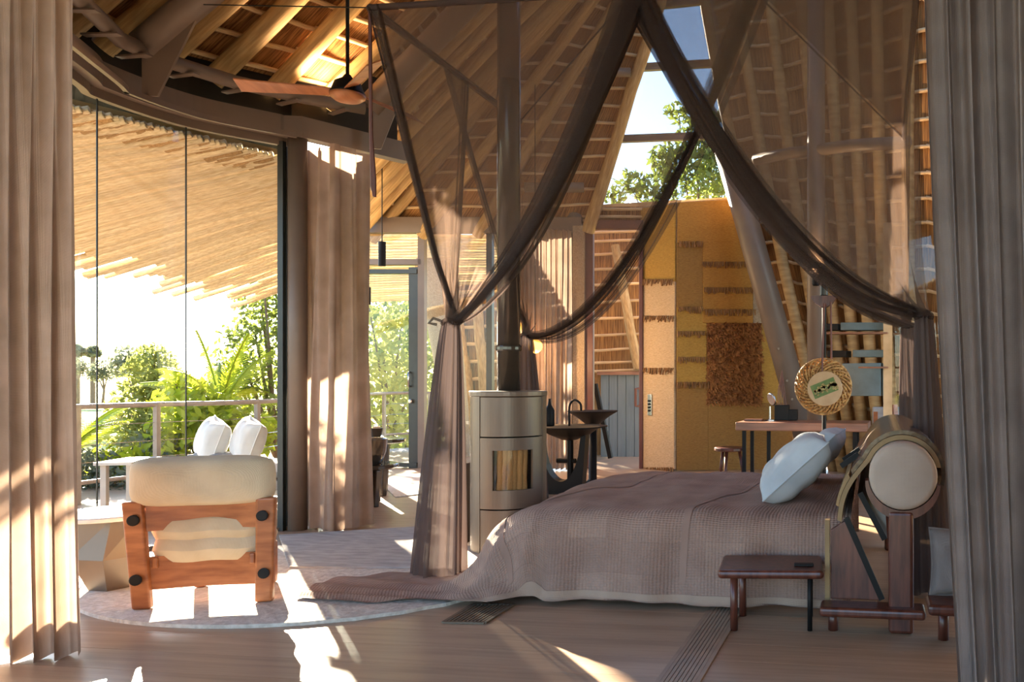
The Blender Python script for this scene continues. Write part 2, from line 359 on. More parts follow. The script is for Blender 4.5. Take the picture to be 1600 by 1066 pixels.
# rafters
cum = [0]
for a, b in zip(RA, RA[1:]): cum.append(cum[-1] + (b - a).length)
ss = []; x = 0.0; xs_ = []
while x < arc:
    xs_.append(x); i = min(max(j for j in range(len(cum)) if cum[j] <= x + 1e-9), len(cum) - 2); x += .40 if RA[i].y < 7.4 else .78
for x in xs_:
    i = max(j for j in range(len(cum)) if cum[j] <= x + 1e-9); i = min(i, len(cum) - 2)
    ss.append((i + (x - cum[i]) / max(cum[i + 1] - cum[i], 1e-6)) / (len(RA) - 1))
def inward(s, v):
    e = .01; du = roofpt(min(s + e, 1), v) - roofpt(max(s - e, 0), v); dv = roofpt(s, 1) - roofpt(s, 0); n_ = du.cross(dv)
    if n_.length < 1e-6: return Vector((.6, -.3, -.7))
    n_.normalize(); return n_ if n_.z < 0 else -n_
batt = []
for k, s in enumerate(ss):
    n_ = inward(s, .3); r = .078 + .014 * random.random()
    p0 = roofpt(s, -.03) + n_ * .13; p1 = roofpt(s, .985) + n_ * .13
    vis = False
    for v in (0, .1, .2, .3, .5, .7):
        q = project(roofpt(s, v))
        if q and -60 < q[0] < 1660 and q[1] > -60: vis = True
    inst('rafter_pole', POLES[k % 4], ceil, stick_matrix(p0, p1, r))
    if k < len(ss) - 1:
        s2 = ss[k + 1]
        for j in range(17):
            v = .015 + j * .058 + random.uniform(-.004, .004); a = roofpt(s, v) + n_ * .035; b = roofpt(s2, v) + inward(s2, .3) * .035
            if (b - a).length > .08:
                q = project((a + b) / 2); vv = q and -20 < q[0] < 1620 and -20 < q[1] < 420
                batt.append((q[2] if vv else 99, a, b, vv))
batt.sort(key=lambda x: x[0])
mrest = MB()
for k, (t, a, b, vv) in enumerate(batt):
    if k < 290 and vv: inst('batten', STICKS[k % 3], ceil, stick_matrix(a - (b - a) * .1, b + (b - a) * .1, .022))
    else: mrest.tube([a, b], .02, 5, False)
if mrest.v: mrest.obj('batten_rows', M_BATTEN, ceil, kind='stuff', recalc=False)
# roof and walls carrying on round the camera's side of the room
thatch_shell(lambda u, v: Vector((-5.2, -4 + 7.2 * u, 3.6)).lerp(Vector((E.x, -4 + 7.2 * u, RIDZ)), v), 8, 8, 7, 5, 'thatch', ceil)
thatch_shell(lambda u, v: Vector((2.6, -4 + 11.0 * u, 2.6)).lerp(Vector((E.x, -4 + 11.0 * u, RIDZ)), v), 10, 8, 11, 6.5, 'thatch', ceil)
for k in range(14):
    y = -3.8 + .8 * k; inst('rafter_pole', POLES[k % 4], ceil, stick_matrix((2.5, y, 2.6), (E.x + .2, y, RIDZ - .3), .085))
MB().box((2.62, .6, 1.3), (.12, 9.2, 2.7)).obj('wall_side', M_PLASTER, label='plain rough plaster side wall behind the grey curtain', cat='wall', kind='structure')
# ring tube with clamp plates + steel rafters + gussets
tubep = []
for i in range(18, 61, 7):
    p = GLS[i].copy(); d = (CEN - p).normalized(); tubep.append(p + d * .22 + Vector((0, 0, 3.66)))
tubep.append(COLUMN + Vector((.45, .25, 3.66)))
rt = empty('steel_ring_tube', tubep[0], label='brown steel tube clamped under the rafters near the glass wall', cat='tube')
def local(m_, e_): 
    m_.v = [tuple(Vector(q) - e_.location) for q in m_.v]; return m_
local(MB().tube(tubep, .055, 12), rt).obj('tube', M_STEEL, rt, smooth=True)
for k in range(9):
    p = lerp_path(tubep, (k + .5) / 9); d = (CEN - p); d.z = 0; d.normalize()
    local(MB().bar(p + Vector((0, 0, -.06)) + d * .10 - Vector((0, 0, .0)), p - d * .16 + Vector((0, 0, -.06)), .05, .012), rt).obj('clamp_plate', M_STEEL, rt)
def steel_rafter(s_ring, name_label, base):
    e = empty('steel_rafter', base, label=name_label, cat='beam', group='steel rafters')
    top = roofpt(s_ring, .9) + inward(s_ring, .3) * .34; d = (top - base).normalized()
    local(MB().tube([base, top], .105, 16), e).obj('pipe', M_STEEL, e, smooth=True)
    dn = Vector((0, 0, -1)); b2 = base + d * .55
    hz = Vector((d.x, d.y, 0)).normalized(); sidev = Vector((-hz.y, hz.x, 0)) * .012
    q = [base + Vector((0, 0, -.02)), b2 + Vector((0, 0, -.1)), base + hz * .10 + Vector((0, 0, -.36)), base + Vector((0, 0, -.36))]
    local(MB().slab([x - sidev for x in q], sidev * 2), e).obj('gusset_plate', M_STEEL, e)
    return e
bI = 43
p = GLS[bI] + (CEN - GLS[bI]).normalized() * .20; s43 = .30
def nearest_s(pt):
    return min(range(401), key=lambda k: (roofpt(k / 400, 0).xy - pt.xy).length) / 400
steel_rafter(nearest_s(p), 'thick brown steel rafter rising from the ring beam above the glass', p + Vector((0, 0, 3.70)))
p = COLUMN + Vector((.42, .35, 0)); steel_rafter(nearest_s(p), 'thick brown steel rafter with gusset rising behind the ceiling fan', p + Vector((0, 0, 3.70)))

# rear ring beam
PRW = Plane(PT(560, 0, 11.6).xy, PT(1003, 0, 11.6).xy)
ra, rb = PT(545, 0, 11.5), PT(912, 0, 11.5)
sweep([ra, ra.lerp(rb, .5), rb], 3.36, 3.58, .14).obj('trim_6', M_STEEL, label='brown steel beam over the rear glass door', cat='beam', kind='structure')
MB().tube([P(820, 293, 10.9), P(912, 293, 11.0)], .07, 12).obj('trim_7', M_STEEL, smooth=True, label='short steel cross tube below the rear thatch', cat='tube', kind='structure')
MB().tube([P(905, 113, 10.6), P(985, 113, 10.6)], .06, 12).obj('trim_8', M_STEEL, smooth=True, label='short steel cross tube high beside the gable window', cat='tube', kind='structure')

# teardrop gable window
w2 = empty('window_2', label='tall tapering gable window with horizontal mullions and trees outside', cat='window', kind='structure')
def WP(u, v):
    t = 11.6 - (325 - v) / 437 * 1.2; return P(u, v, t)
bl, br_, ap = WP(918, 328), WP(1156, 312), WP(1075, -125)
m = MB(); m.add([bl, br_, ap], [(0, 1, 2)]); m.obj('pane', M_GLASS, w2, recalc=False)
MB().tube([P(898, 345, 11.45), WP(905, 328) , WP(1066, -110)], .115, 14).obj('frame', M_STEEL, w2, smooth=True)
MB().tube([br_ + Vector((.1, 0, -.1)), WP(1085, -110)], .09, 12).obj('frame', M_STEEL, w2, smooth=True)
MB().bar(WP(915, 327), WP(1158, 313), .09, .09).obj('sill', M_BATTEN, w2)
for v, ul, ur in ((215, 955, 1138), (103, 995, 1118), (5, 1030, 1100)):
    MB().bar(WP(ul, v + 3), WP(ur, v - 4), .07, .10).obj('mullion', M_STEEL, w2)

# rear glass front: door, transom, panes, posts
PR = Plane(PT(560, 0, 11.5).xy, PT(912, 0, 11.5).xy)
H = PR.hit
def px_bar(name, u0, v0, u1, v1, wd, dp, mt, parent, pl=PR):
    return MB().bar(pl.hit(u0, v0), pl.hit(u1, v1), wd, dp, up=pl.n).obj(name, mt, parent)
d1 = empty('door_1', label='rear glazed door with dark frame and pull handle', cat='door', kind='structure')
def rect_frame(u0, v0, u1, v1, wpx, mt, parent, name='frame'):
    k = 11.5 / F_PX; wd = wpx * k
    px_bar(name, u0 + wpx / 2, v0, u0 + wpx / 2, v1, wd, .06, mt, parent); px_bar(name, u1 - wpx / 2, v0, u1 - wpx / 2, v1, wd, .06, mt, parent)
    px_bar(name, u0, v0 + wpx / 2, u1, v0 + wpx / 2, .06, wd, mt, parent); px_bar(name, u0, v1 - wpx / 2, u1, v1 - wpx / 2, .06, wd, mt, parent)
rect_frame(545, 418, 654, 733, 14, M_DARKGREEN, d1)
m = MB(); m.add([H(552, 425), H(646, 425), H(646, 725), H(552, 725)], [(0, 1, 2, 3)]); m.obj('pane', M_GLASS, d1)
MB().tube([H(643, 582) + PR.n * .04, H(643, 582) + PR.n * .1, H(643, 604) + PR.n * .1, H(643, 604) + PR.n * .04], .014, 8).obj('handle', M_CHROME, d1, smooth=True)
MB().lathe(H(645, 627) + PR.n * .06, [(.02, -.03), (.03, -.02), (.03, .02), (.02, .03)], 12, 'Y').obj('lock_cylinder', M_CHROME, d1)
w4 = empty('window_4', label='rear glazing with transom lights around the glass door', cat='window', kind='structure')
for u0, u1, v0, v1 in ((545, 656, 362, 405), (664, 762, 362, 733), (770, 893, 362, 733)):
    m = MB(); m.add([H(u0, v0), H(u1, v0), H(u1, v1), H(u0, v1)], [(0, 1, 2, 3)]); m.obj('pane', M_GLASS, w4)
for u, wpx, mt in ((660, 10, M_STEEL), (766, 9, M_DARKGREEN), (897, 8, M_DARKGREEN)): px_bar('post', u, 352, u, 736, wpx * .0092, .1, mt, w4)
px_bar('transom', 545, 410, 660, 410, .08, .10, M_STEEL, w4); px_bar('head', 545, 360, 900, 360, .08, .10, M_STEEL, w4)
# stone pier + doorway
MB().slab([H(899, 356), H(917, 356), H(917, 731), H(899, 731)], PR.n * .16).obj('wall_rear', M_PLASTER, label='narrow rough plaster pier beside the maroon doorway', cat='wall', kind='structure')
m = MB(); m.grid(lambda u, v: H(905 + 100 * u, 349 - 26 * v), 4, 2, lambda u, v: (u * 1, v * .25)); lt = m.obj('wall_over_door', M_THATCH, recalc=False, label='thatch strip above the maroon doorway', cat='wall', kind='structure')
for k, v in enumerate((328, 340)): inst('batten', STICKS[k], lt, stick_matrix(H(905, v) + PR.n * .03, H(1004, v - 1) + PR.n * .03, .024))
d2 = empty('door_2', label='tall maroon framed doorway to the bathroom passage', cat='door', kind='structure')
for u0, u1, v0, v1 in ((915, 929, 354, 731), (1000, 1006, 354, 733), (915, 1006, 346, 360)):
    MB().slab([H(u0, v0), H(u1, v0), H(u1, v1), H(u0, v1)], PR.n * .10).obj('jamb', M_MAROON, d2, bevel=.01)
# passage behind the doorway: thatch wall, pole, blue door
PB = Plane(PT(900, 0, 13.3).xy, PT(1030, 0, 13.3).xy); B_ = PB.hit
wp = empty('wall_passage', label='thatched passage wall with battens seen through the doorway', cat='wall', kind='structure')
m = MB(); m.grid(lambda u, v: B_(890 + 140 * u, 800 - 455 * v) + Vector((0, .12, 0)), 8, 8, lambda u, v: (u * 1.5, v * 5)); m.obj('thatch', M_THATCH, wp, recalc=False)
for k, v in enumerate((362, 376, 396, 420, 444, 471, 497, 523, 546, 566, 579)): inst('batten', STICKS[k % 3], wp, stick_matrix(B_(900, v + 3), B_(1012, v - 2), .026))
inst('rafter_pole', POLES[0], wp, stick_matrix(B_(999, 577) + PB.n * .12, B_(962, 385) + PB.n * .1, .085))
bd = empty('passage_cupboard', B_(965, 700) , label='slate-blue boarded cupboard door in the passage', cat='cupboard')
xs = [942, 955, 968, 981, 994, 1006]
for a, b in zip(xs, xs[1:]):
    local(MB().slab([B_(a + .4, 586), B_(b - .4, 586), B_(b - .4, 716), B_(a + .4, 716)], PB.n * .18), bd).obj('board', M_BLUE, bd)
local(MB().slab([B_(938, 581), B_(1010, 581), B_(1010, 586), B_(938, 586)], PB.n * .26), bd).obj('top', M_DESK, bd)
hq = PB.n * .25
local(MB().tube([B_(1001, 607) + PB.n * .2, B_(997, 607) + hq, B_(997, 634) + hq, B_(1001, 634) + PB.n * .2], .022, 6), bd).obj('handle', M_MAROON, bd)
MB().bar(P(930, 600, 12.3), P(954, 716, 12.3), .10, .06).obj('leaning_board', M_BLACK, label='dark leaning edge board inside the passage', cat='board')
m = MB(); m.add([P(930, 610, 12.3), P(930, 721, 12.3), P(952, 716, 12.3)], [(0, 1, 2)]); m.obj('window_5', M_GLASSB, label='small blue triangular glass by the passage floor', cat='window', kind='structure', recalc=False)

# tapestry wall ------------------------------------------------------
TL = Plane(PT(1003, 0, 11.5).xy, PT(1057, 0, 11.1).xy); TR = Plane(PT(1057, 0, 11.1).xy, PT(1260, 0, 11.45).xy)
MB().slab([TL.hit(1002, 324), TL.hit(1057, 316), TL.hit(1057, 737), TL.hit(1002, 737)], -TL.n * .12).obj('wall_back_left', M_PLASTER, label='narrow angled wall behind the pale straw hanging', cat='wall', kind='structure')
MB().slab([TR.hit(1057, 316), TR.hit(1158, 309), TR.hit(1275, 737), TR.hit(1057, 737)], -TR.n * .12).obj('wall_back_right', M_PLASTER, label='wall behind the orange straw hanging', cat='wall', kind='structure')
tap = empty('straw_wall_hanging', TR.hit(1057, 735), label='patchwork straw and raffia hanging covering the rear wall', cat='wall hanging')
def patch(pl, u0, v0, u1, v1, mt, th=.03, tilt=0):
    local(MB().slab([pl.hit(u0, v0), pl.hit(u1, v0 + tilt), pl.hit(u1, v1), pl.hit(u0, v1)], pl.n * th), tap).obj('woven_panel', mt, tap, bevel=.008)
for v0, v1, mt, th in ((326, 440, M_STRAW1, .03), (440, 495, M_STRAW3, .035), (495, 585, M_STRAW3, .045), (585, 733, M_STRAW3, .05)): patch(TL, 1003, v0, 1057, v1, mt, th, -7 if v0 == 326 else 0)
patch(TR, 1058, 317, 1157, 380, M_STRAW2, .035, -5); patch(TR, 1057, 380, 1098, 480, M_STRAW4, .03); patch(TR, 1057, 480, 1104, 600, M_STRAW1, .035); patch(TR, 1057, 600, 1106, 735, M_STRAW4, .03)
patch(TR, 1098, 380, 1176, 505, M_STRAW2, .045); patch(TR, 1106, 630, 1238, 735, M_STRAW4, .03); patch(TR, 1188, 505, 1226, 630, M_STRAW1, .028)
patch(TR, 1104, 505, 1190, 628, M_SHAG, .03)
def fringe(pl, u0, u1, v, n, ln=9):
    m = MB()
    for k in range(n):
        u = u0 + (u1 - u0) * (k + random.random()) / n; a = pl.hit(u, v) + pl.n * .05; b = pl.hit(u + random.uniform(-1.5, 1.5), v + ln * random.uniform(.6, 1.2)) + pl.n * random.uniform(.05, .09)
        m.tube([a, b], .010, 4, False)
    local(m, tap).obj('fringe', M_FRINGE, tap, kind='stuff', recalc=False)
for a in ((TL, 1004, 1056, 437, 26), (TL, 1004, 1056, 494, 26), (TL, 1004, 1056, 575, 26), (TL, 1004, 1056, 730, 26), (TR, 1058, 1098, 480, 20), (TR, 1058, 1104, 518, 22), (TR, 1058, 1104, 558, 22), (TR, 1058, 1106, 597, 22), (TR, 1097, 1176, 410, 36), (TR, 1099, 1178, 450, 36), (TR, 1100, 1180, 484, 36), (TR, 1020 + 40, 1098, 378, 16)): fringe(*a)
m = MB()
for k in range(5200):
    u = random.uniform(1105, 1189); v = random.uniform(506, 630); a = TR.hit(u, v) + TR.n * .03; b = a + TR.n * random.uniform(.02, .05) + Vector((random.uniform(-.05, .05), 0, random.uniform(-.07, .03)))
    sdv = Vector((.007, 0, .004)); m.add([a - sdv, a + sdv, b + sdv, b - sdv], [(0, 1, 2, 3)])
local(m, tap).obj('raffia_pile', M_SHAG, tap, kind='stuff', recalc=False)
sw = MB().slab([TL.hit(1017, 616), TL.hit(1023, 616), TL.hit(1023, 649), TL.hit(1017, 649)], TL.n * .07).obj('switch_plate', M_CHROME, bevel=.004, label='slim steel switch plate on the pale straw hanging', cat='switch')
for k in range(4): MB().slab([TL.hit(1018.5, 625 + 5 * k), TL.hit(1021.5, 625 + 5 * k), TL.hit(1021.5, 628 + 5 * k), TL.hit(1018.5, 628 + 5 * k)], TL.n * .085).obj('button', M_BLACK, sw)

# right thatch slope ---------------------------------------------------
wr = empty('wall_right', label='steep thatched wall on leaning poles behind the desk', cat='wall', kind='structure')
RTOP = [P(1078, -110, 10.5), P(1165, -150, 10.2), P(1260, -200, 9.6), P(1340, -250, 9.0), P(1430, -330, 8.2), P(1560, -420, 7.0), P(1800, -600, 6)]
RMID = [P(1165, 330, 11.2), P(1232, 330, 11.0), P(1300, 330, 10.6), P(1355, 330, 10.2), P(1420, 330, 9.8), P(1520, 330, 9.2), P(1700, 330, 8.5)]
RBOT = [P(1300, 735, 11.4), P(1318, 738, 11.2), P(1350, 742, 10.9), P(1392, 748, 10.5), P(1440, 752, 10.2), P(1540, 760, 9.8), P(1720, 775, 9.3)]
RT_, RM_, RB_ = catmull(RTOP, 60), catmull(RMID, 60), catmull(RBOT, 60)
def rwall(s, v):       # v 0 bottom .. 1 top
    a, b, c_ = lerp_i(RB_, s), lerp_i(RM_, s), lerp_i(RT_, s)
    k = v * 2
    q = (1 - v) ** 2 * a + 2 * v * (1 - v) * (2 * b - (a + c_) / 2) + v * v * c_
    return q
thatch_shell(rwall, 60, 30, 6.5, 7.5, 'thatch', wr, Vector((.1, .14, .05)))
kk = 0
for k, s in enumerate((.03, .125, .22, .31, .40, .49, .58, .68, .80, .93)):
    nn = Vector((-.45, -.85, 0)).normalized()
    vv = [0, .2, .4, .6, .8, 1.0] if k not in (0,) else [.42, .55, .7, .85, 1]
    m = MB(); pts = [rwall(s, v) + nn * .14 for v in vv]; rs = [.088 - .02 * v for v in vv]
    if k == 0: pts = [pts[0] + (pts[0] - pts[1]) * .12] + pts; rs = [.05] + rs
    m.tube(pts, rs, 10); m.obj('rafter_pole', M_POLE, wr, smooth=True)
for j in range(26):
    v = .02 + j * .038
    for i in range(14):
        s0, s1 = .0 + i * .066, .0 + (i + 1) * .066
        a, b = rwall(s0, v + .003 * (i % 3)), rwall(s1, v + .003 * ((i + 1) % 3)); nn = Vector((-.45, -.85, 0)).normalized() * .035
        q = project((a + b) / 2)
        if q and 1100 < q[0] < 1480 and -20 < q[1] < 760:
            inst('batten', STICKS[kk % 3], wr, stick_matrix(a + nn, b + nn, .024)); kk += 1
# leaning prop + vertical column
pr = empty('steel_prop', P(1262, 668, 10.6), label='leaning brown steel pipe in front of the straw hanging', cat='column')
local(MB().tube([P(1135, 235, 10.75), P(1165, 340, 10.7), P(1262, 690, 10.5)], .165, 18), pr).obj('pipe', M_STEEL, pr, smooth=True)
for u, v in ((1217, 545), (1230, 595), (1238, 624)): local(MB().lathe(P(u, v, 10.38), [(.016, -.02), (.016, .03)], 8, 'Y'), pr).obj('bolt', M_STOVE, pr)
MB().tube([PT(1275, 0, 9.4), PT(1275, 6.1, 9.4)], .105, 16).obj('steel_column', M_STEEL, smooth=True, label='upright brown steel column rising behind the basket lamp', cat='column')
MB().tube([P(1180, 250, 10.0), P(1230, 240, 9.7), P(1335, 227, 9.0), P(1420, 222, 8.6)], .07, 12).obj('trim_9', M_STEEL, smooth=True, label='steel cross tube tied to the poles of the right thatch', cat='tube', kind='structure')
# right glazing at the end of the wall
MB().bar(PT(1387, 0, 8.3), PT(1387, 2.9, 8.3), .09, .09).obj('trim_10', M_BATTEN, label='pale wooden window post by the blue storage boxes', cat='post', kind='structure')
m = MB(); a, b = PT(1391, 0, 8.3), PT(1600, 0, 7.0); m.add([a, b, b + Vector((0, 0, 2.9)), a + Vector((0, 0, 2.9))], [(0, 1, 2, 3)]); m.obj('window_6', M_GLASS, label='side window beyond the bolster with meadow outside', cat='window', kind='structure')

# ================================================================== TERRACE
dk = empty('terrace_deck', label='pale timber terrace outside the glass', cat='deck', kind='structure')
dm = MB().box((0, 0, 0), (14, .143, .03)).mesh('deck_board'); dm.materials.append(M_DECK)
dirx = Vector((math.cos(.35), math.sin(.35), 0))
railp = [PT(-330, 0, 5.6), PT(-150, 0, 6.4), PT(0, 0, 7.3), PT(120, 0, 8.15), PT(245, 0, 8.9), PT(402, 0, 9.9), PT(520, 0, 12.2), PT(600, 0, 15), PT(720, 0, 15.6), PT(860, 0, 15.8)]
RL = catmull(railp, 72)
# deck as one joined fan of boards cut by the rail: boards between glass and rail
GX = catmull(GL + [COLUMN, PT(520, 0, 9.3), PT(560, 0, 11.6), PT(730, 0, 11.65), PT(900, 0, 11.7)], 72)
for k in range(72):
    a, b, c_, d_ = GX[k], GX[k + 1], RL[k + 1], RL[k]
    for j in range(3):
        def q(pa, pb, f): return pa.lerp(pb, f)
        f0, f1 = j / 3 + .004, (j + 1) / 3 - .004; g0 = .03
        z = Vector((0, 0, -.05)); A_, B2, C2, D2 = q(a, d_, f0), q(b, c_, f0), q(b, c_, f1), q(a, d_, f1)
        e_ = .04; A_, B2 = A_.lerp(B2, e_), B2.lerp(A_, e_); D2, C2 = D2.lerp(C2, e_), C2.lerp(D2, e_)
        MB().slab([A_ + z, B2 + z, C2 + z, D2 + z], (0, 0, -.03)).obj('deck_board', M_DECK, dk)
rl = empty('railing', RL[0], label='slim terrace railing with round rail and cables', cat='railing')
local(MB().tube([p + Vector((0, 0, 1.0)) for p in RL], .028, 8), rl).obj('top_rail', M_RAIL, rl, smooth=True)
local(MB().tube([p + Vector((0, 0, .22)) for p in RL], .022, 8), rl).obj('bottom_rail', M_RAIL, rl, smooth=True)
for z in (.42, .6, .8): local(MB().tube([p + Vector((0, 0, z)) for p in RL], .004, 5), rl).obj('cable', M_CHROME, rl)
for p in railp + [RL[52], RL[61]]: local(MB().bar(p + Vector((0, 0, -.1)), p + Vector((0, 0, 1.0)), .05, .05), rl).obj('post', M_RAIL, rl)
# eave of pale poles
ev = empty('eave', label='overhanging eave of pale straight poles above the terrace', cat='eave', kind='structure')
ea, eb, ec = P(115, 160, 5.75), P(440, 245, 7.1), P(115, 395, 7.6)
en = (eb - ea).cross(ec - ea).normalized()
def EV(u, v):
    d = P(u, v, 1) - CAM; k = (ea - CAM).dot(en) / d.dot(en); return CAM + d * k
rr = random.Random(3); k = 0; y = 122.0
VB = lambda u: 166 + .24 * (u - 115)
while y < 560:
    f = min(max((y - 168) / 300, 0), 1); sl_ = -(.12 + .2 * f); ul = -140
    if y > 372: ul = max(-140, 115 + (y - 392) / (.2 - sl_) + rr.uniform(-75, 25))
    ur = min(115 + (y - 166) / (.24 - sl_), 520)
    if ur > ul + 20:
        a = EV(ul, y + sl_ * (ul - 115)); b = EV(ur, y + sl_ * (ur - 115))
        inst('pole', EAVES[k % 3], ev, stick_matrix(a, b, .030 * rr.uniform(.8, 1.25))); k += 1
    y += 4.4
for f in range(27):
    u = 112 + f * 12.6; p = EV(u, VB(u) + 3 + rr.uniform(-1, 1)); dd = (EV(u - 60, VB(u) + 20) - p).normalized()
    inst('pole_end', POLES[f % 4], ev, stick_matrix(p + dd * .3, p, .036 * rr.uniform(.8, 1.2)))
def evs(u, v):
    y_ = 122 + 290 * v; sl_ = .12 + .2 * min(max((y_ - 168) / 300, 0), 1); ue = min(115 + (y_ - 166) / (.24 + sl_), 520); uu = -140 + (ue + 140) * u
    return EV(uu, y_ - sl_ * (uu - 115)) + Vector((0, .05, .10))
m = MB(); m.grid(evs, 8, 8, lambda u, v: (u * 5, v * 3)); m.obj('eave_thatch', M_EAVE, ev, recalc=False)
m = MB()
def soff(u, v):
    uu = -140 + 640 * u; a = EV(uu, VB(uu) - 2) + Vector((0, 0, .04)); i_ = min(range(61), key=lambda q: abs(project(GLS[q] + Vector((0, 0, 3.4)))[0] - uu) if project(GLS[q]) else 9e9)
    b = GLS[i_] + Vector((0, 0, 3.42)); b = b + (b - CEN - Vector((0, 0, 3.42))).normalized() * .05
    return a.lerp(b, v)
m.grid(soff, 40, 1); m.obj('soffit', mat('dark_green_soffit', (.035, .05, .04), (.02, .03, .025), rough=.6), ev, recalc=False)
# rear eave seen over the glass door
ev2 = empty('eave_rear', label='pale reed eave outside above the rear door', cat='eave', kind='structure')
for k in range(26): inst('pole', EAVES[k % 3], ev2, stick_matrix(PT(500, 3.42 - .030 * k, 12.0 + .1 * k), PT(790, 3.42 - .026 * k, 12.0 + .1 * k), .04))
# outside leaning trunk + thatch wing behind the rear glass
MB().tube([P(668, 350, 13), P(690, 480, 13), P(712, 640, 13.1), PT(724, -.9, 13.2)], [.32, .27, .2, .15], 14).obj('leaning_post', M_PLASTER, smooth=True, label='thick pale tapering post leaning outside the rear glass', cat='post')
wx = empty('wall_outside', label='outside thatched wing with battens behind the stove', cat='wall', kind='structure')
PX_ = Plane(PT(690, 0, 14.0).xy, PT(790, 0, 13.6).xy)
m = MB(); m.grid(lambda u, v: PX_.hit(712 + 70 * u, 770 - 330 * v), 6, 8, lambda u, v: (u * 1, v * 4)); m.obj('thatch', M_THATCH, wx, recalc=False)
for k in range(11): inst('batten', STICKS[k % 3], wx, stick_matrix(PX_.hit(712, 458 + 27 * k) + PX_.n * .04, PX_.hit(782, 456 + 27 * k) + PX_.n * .04, .035))
for u0, u1, v0, v1 in ((745, 722, 610, 490), (766, 752, 610, 460)): inst('rafter_pole', POLES[1], wx, stick_matrix(PX_.hit(u0, v0 + 60) + PX_.n * .1, PX_.hit(u1, v1) + PX_.n * .1, .1))
# ground, trees
MB().grid(lambda u, v: Vector((-700 + 1400 * u, 9 + 1500 * v * v, -1.3 - .3 * math.sin(u * 40) * v)), 40, 40).obj('ground', M_GRASS, label='yellow green meadow reaching to the horizon', cat='field', kind='structure', recalc=False)
def leaves(name, blobs, n, size, mt, parent, droop=.3):
    V = []; Fc = []; tot = sum(b[3] ** 2 for b in blobs)
    for b in blobs:
        k = int(n * b[3] ** 2 / tot); d = RNG.normal(size=(k, 3)); d /= np.linalg.norm(d, axis=1)[:, None]; rad = b[3] * RNG.random(k) ** .45
        c = np.array(b[:3]) + d * rad[:, None] * np.array([1, 1, .85])
        ax = RNG.normal(size=(k, 3)); ax[:, 2] -= droop; ax /= np.linalg.norm(ax, axis=1)[:, None]; bx = np.cross(ax, RNG.normal(size=(k, 3))); bx /= np.linalg.norm(bx, axis=1)[:, None] + 1e-9
        L = size * (.7 + .6 * RNG.random(k))[:, None]; o = len(V) * 0
        V.append(np.stack([c - ax * L, c + bx * L * .42, c + ax * L, c - bx * L * .42], 1).reshape(-1, 3))
    V = np.concatenate(V); nq = len(V) // 4; m = MB(); m.v = [tuple(x) for x in V]; m.f = [(4 * i, 4 * i + 1, 4 * i + 2, 4 * i + 3) for i in range(nq)]
    return local(m, parent).obj(name, mt, parent, kind='stuff', recalc=False)
def tree(name, label, base, blobs, n, size, mt, cat='tree', group=None, branches=True, r=.07):
    base = Vector(base); e = empty(name, base, label=label, cat=cat, group=group)
    leaves('foliage', blobs, n, size, mt, e)
    top = Vector(blobs[0][:3]); m = MB(); mid = base.lerp(top, .45) + Vector((.1, .05, 0)); m.tube([base, mid, top], [r, r * .7, r * .3], 7)
    for b in blobs[1:]: m.tube([mid, mid.lerp(Vector(b[:3]), .5) + Vector((0, 0, .1)), Vector(b[:3])], [r * .5, r * .35, r * .15], 5)
    local(m, e).obj('trunk', M_BARK, e, smooth=True); return e
def blobs_px(lst): return [(*P(u, v, t), r) for u, v, t, r in lst]
def gbase(u, t): p = PT(u, -1.3, t); return p
tree('leafy_tree', 'tall airy green tree rising beyond the railing beside the column', gbase(420, 12.5), blobs_px([(420, 560, 12.5, .85), (408, 470, 12.4, .42), (398, 520, 12.2, .42), (440, 480, 12.8, .6), (370, 600, 12.2, .5), (430, 640, 12.5, .8), (380, 570, 12, .2), (412, 440, 12, .2)]), 3000, .06, M_LEAF)
tree('round_shrub', 'olive round shrub past the railing post', gbase(235, 12.8), blobs_px([(235, 590, 12.8, .45), (222, 640, 12.8, .5), (265, 610, 13, .4), (240, 560, 13, .3), (215, 690, 12.6, .5), (260, 680, 12.7, .55)]), 4600, .055, M_LEAFO, 'shrub')
tree('vine_bush', 'bright yellow-green broad-leaved bush behind the white pillows', gbase(310, 10.6), blobs_px([(300, 640, 10.6, .5), (345, 665, 10.8, .5), (270, 690, 10.4, .4), (390, 680, 11, .4), (275, 600, 10.6, .2), (180, 730, 9.8, .3), (240, 740, 10, .4)]), 1700, .09, M_LEAFY, 'bush')
tree('low_bush', 'grey-green low bush under the rail by the curtain', gbase(150, 9.6), blobs_px([(140, 750, 9.6, .5), (200, 765, 9.6, .45), (250, 720, 10.3, .5), (90, 740, 9.4, .5)]), 3000, .05, M_LEAFG, 'bush')
def palm(name, label, base, n, ln, mt, r=.05, up=.5, seed=0, leaf=.34):
    rg = random.Random(seed); e = empty(name, base, label=label, cat='palm'); base = Vector(base)
    for k in range(n):
        a = 2 * PI * k / n + rg.uniform(-.2, .2); el = rg.uniform(.35, 1.2) * up * 1.6; m = MB(); d = Vector((math.cos(a) * math.cos(el), math.sin(a) * math.cos(el), math.sin(el))); p = base.copy(); sp = [p.copy()]
        for q in range(14):
            d = (d + Vector((0, 0, -.075))).normalized(); p = p + d * ln / 14; sp.append(p.copy())
        m.tube(sp, .012 * ln, 5)
        for q in range(2, 15):
            d = (sp[min(q + 1, 14)] - sp[q - 1]).normalized(); sdv = d.cross(Vector((0, 0, 1))).normalized()
            for sg in (-1, 1):
                for h in (0, .5):
                    c0 = sp[q - 1].lerp(sp[q], h); L = ln * leaf * (1.05 - abs(q - 7) / 10); tip = c0 + (sdv * sg * .8 + d * .6 + Vector((0, 0, -.25))) * L; wv = d * .022 * ln
                    m.add([c0 - wv, c0 + wv, tip], [(0, 1, 2)])
        local(m, e).obj('frond', mt, e, recalc=False)
    return e
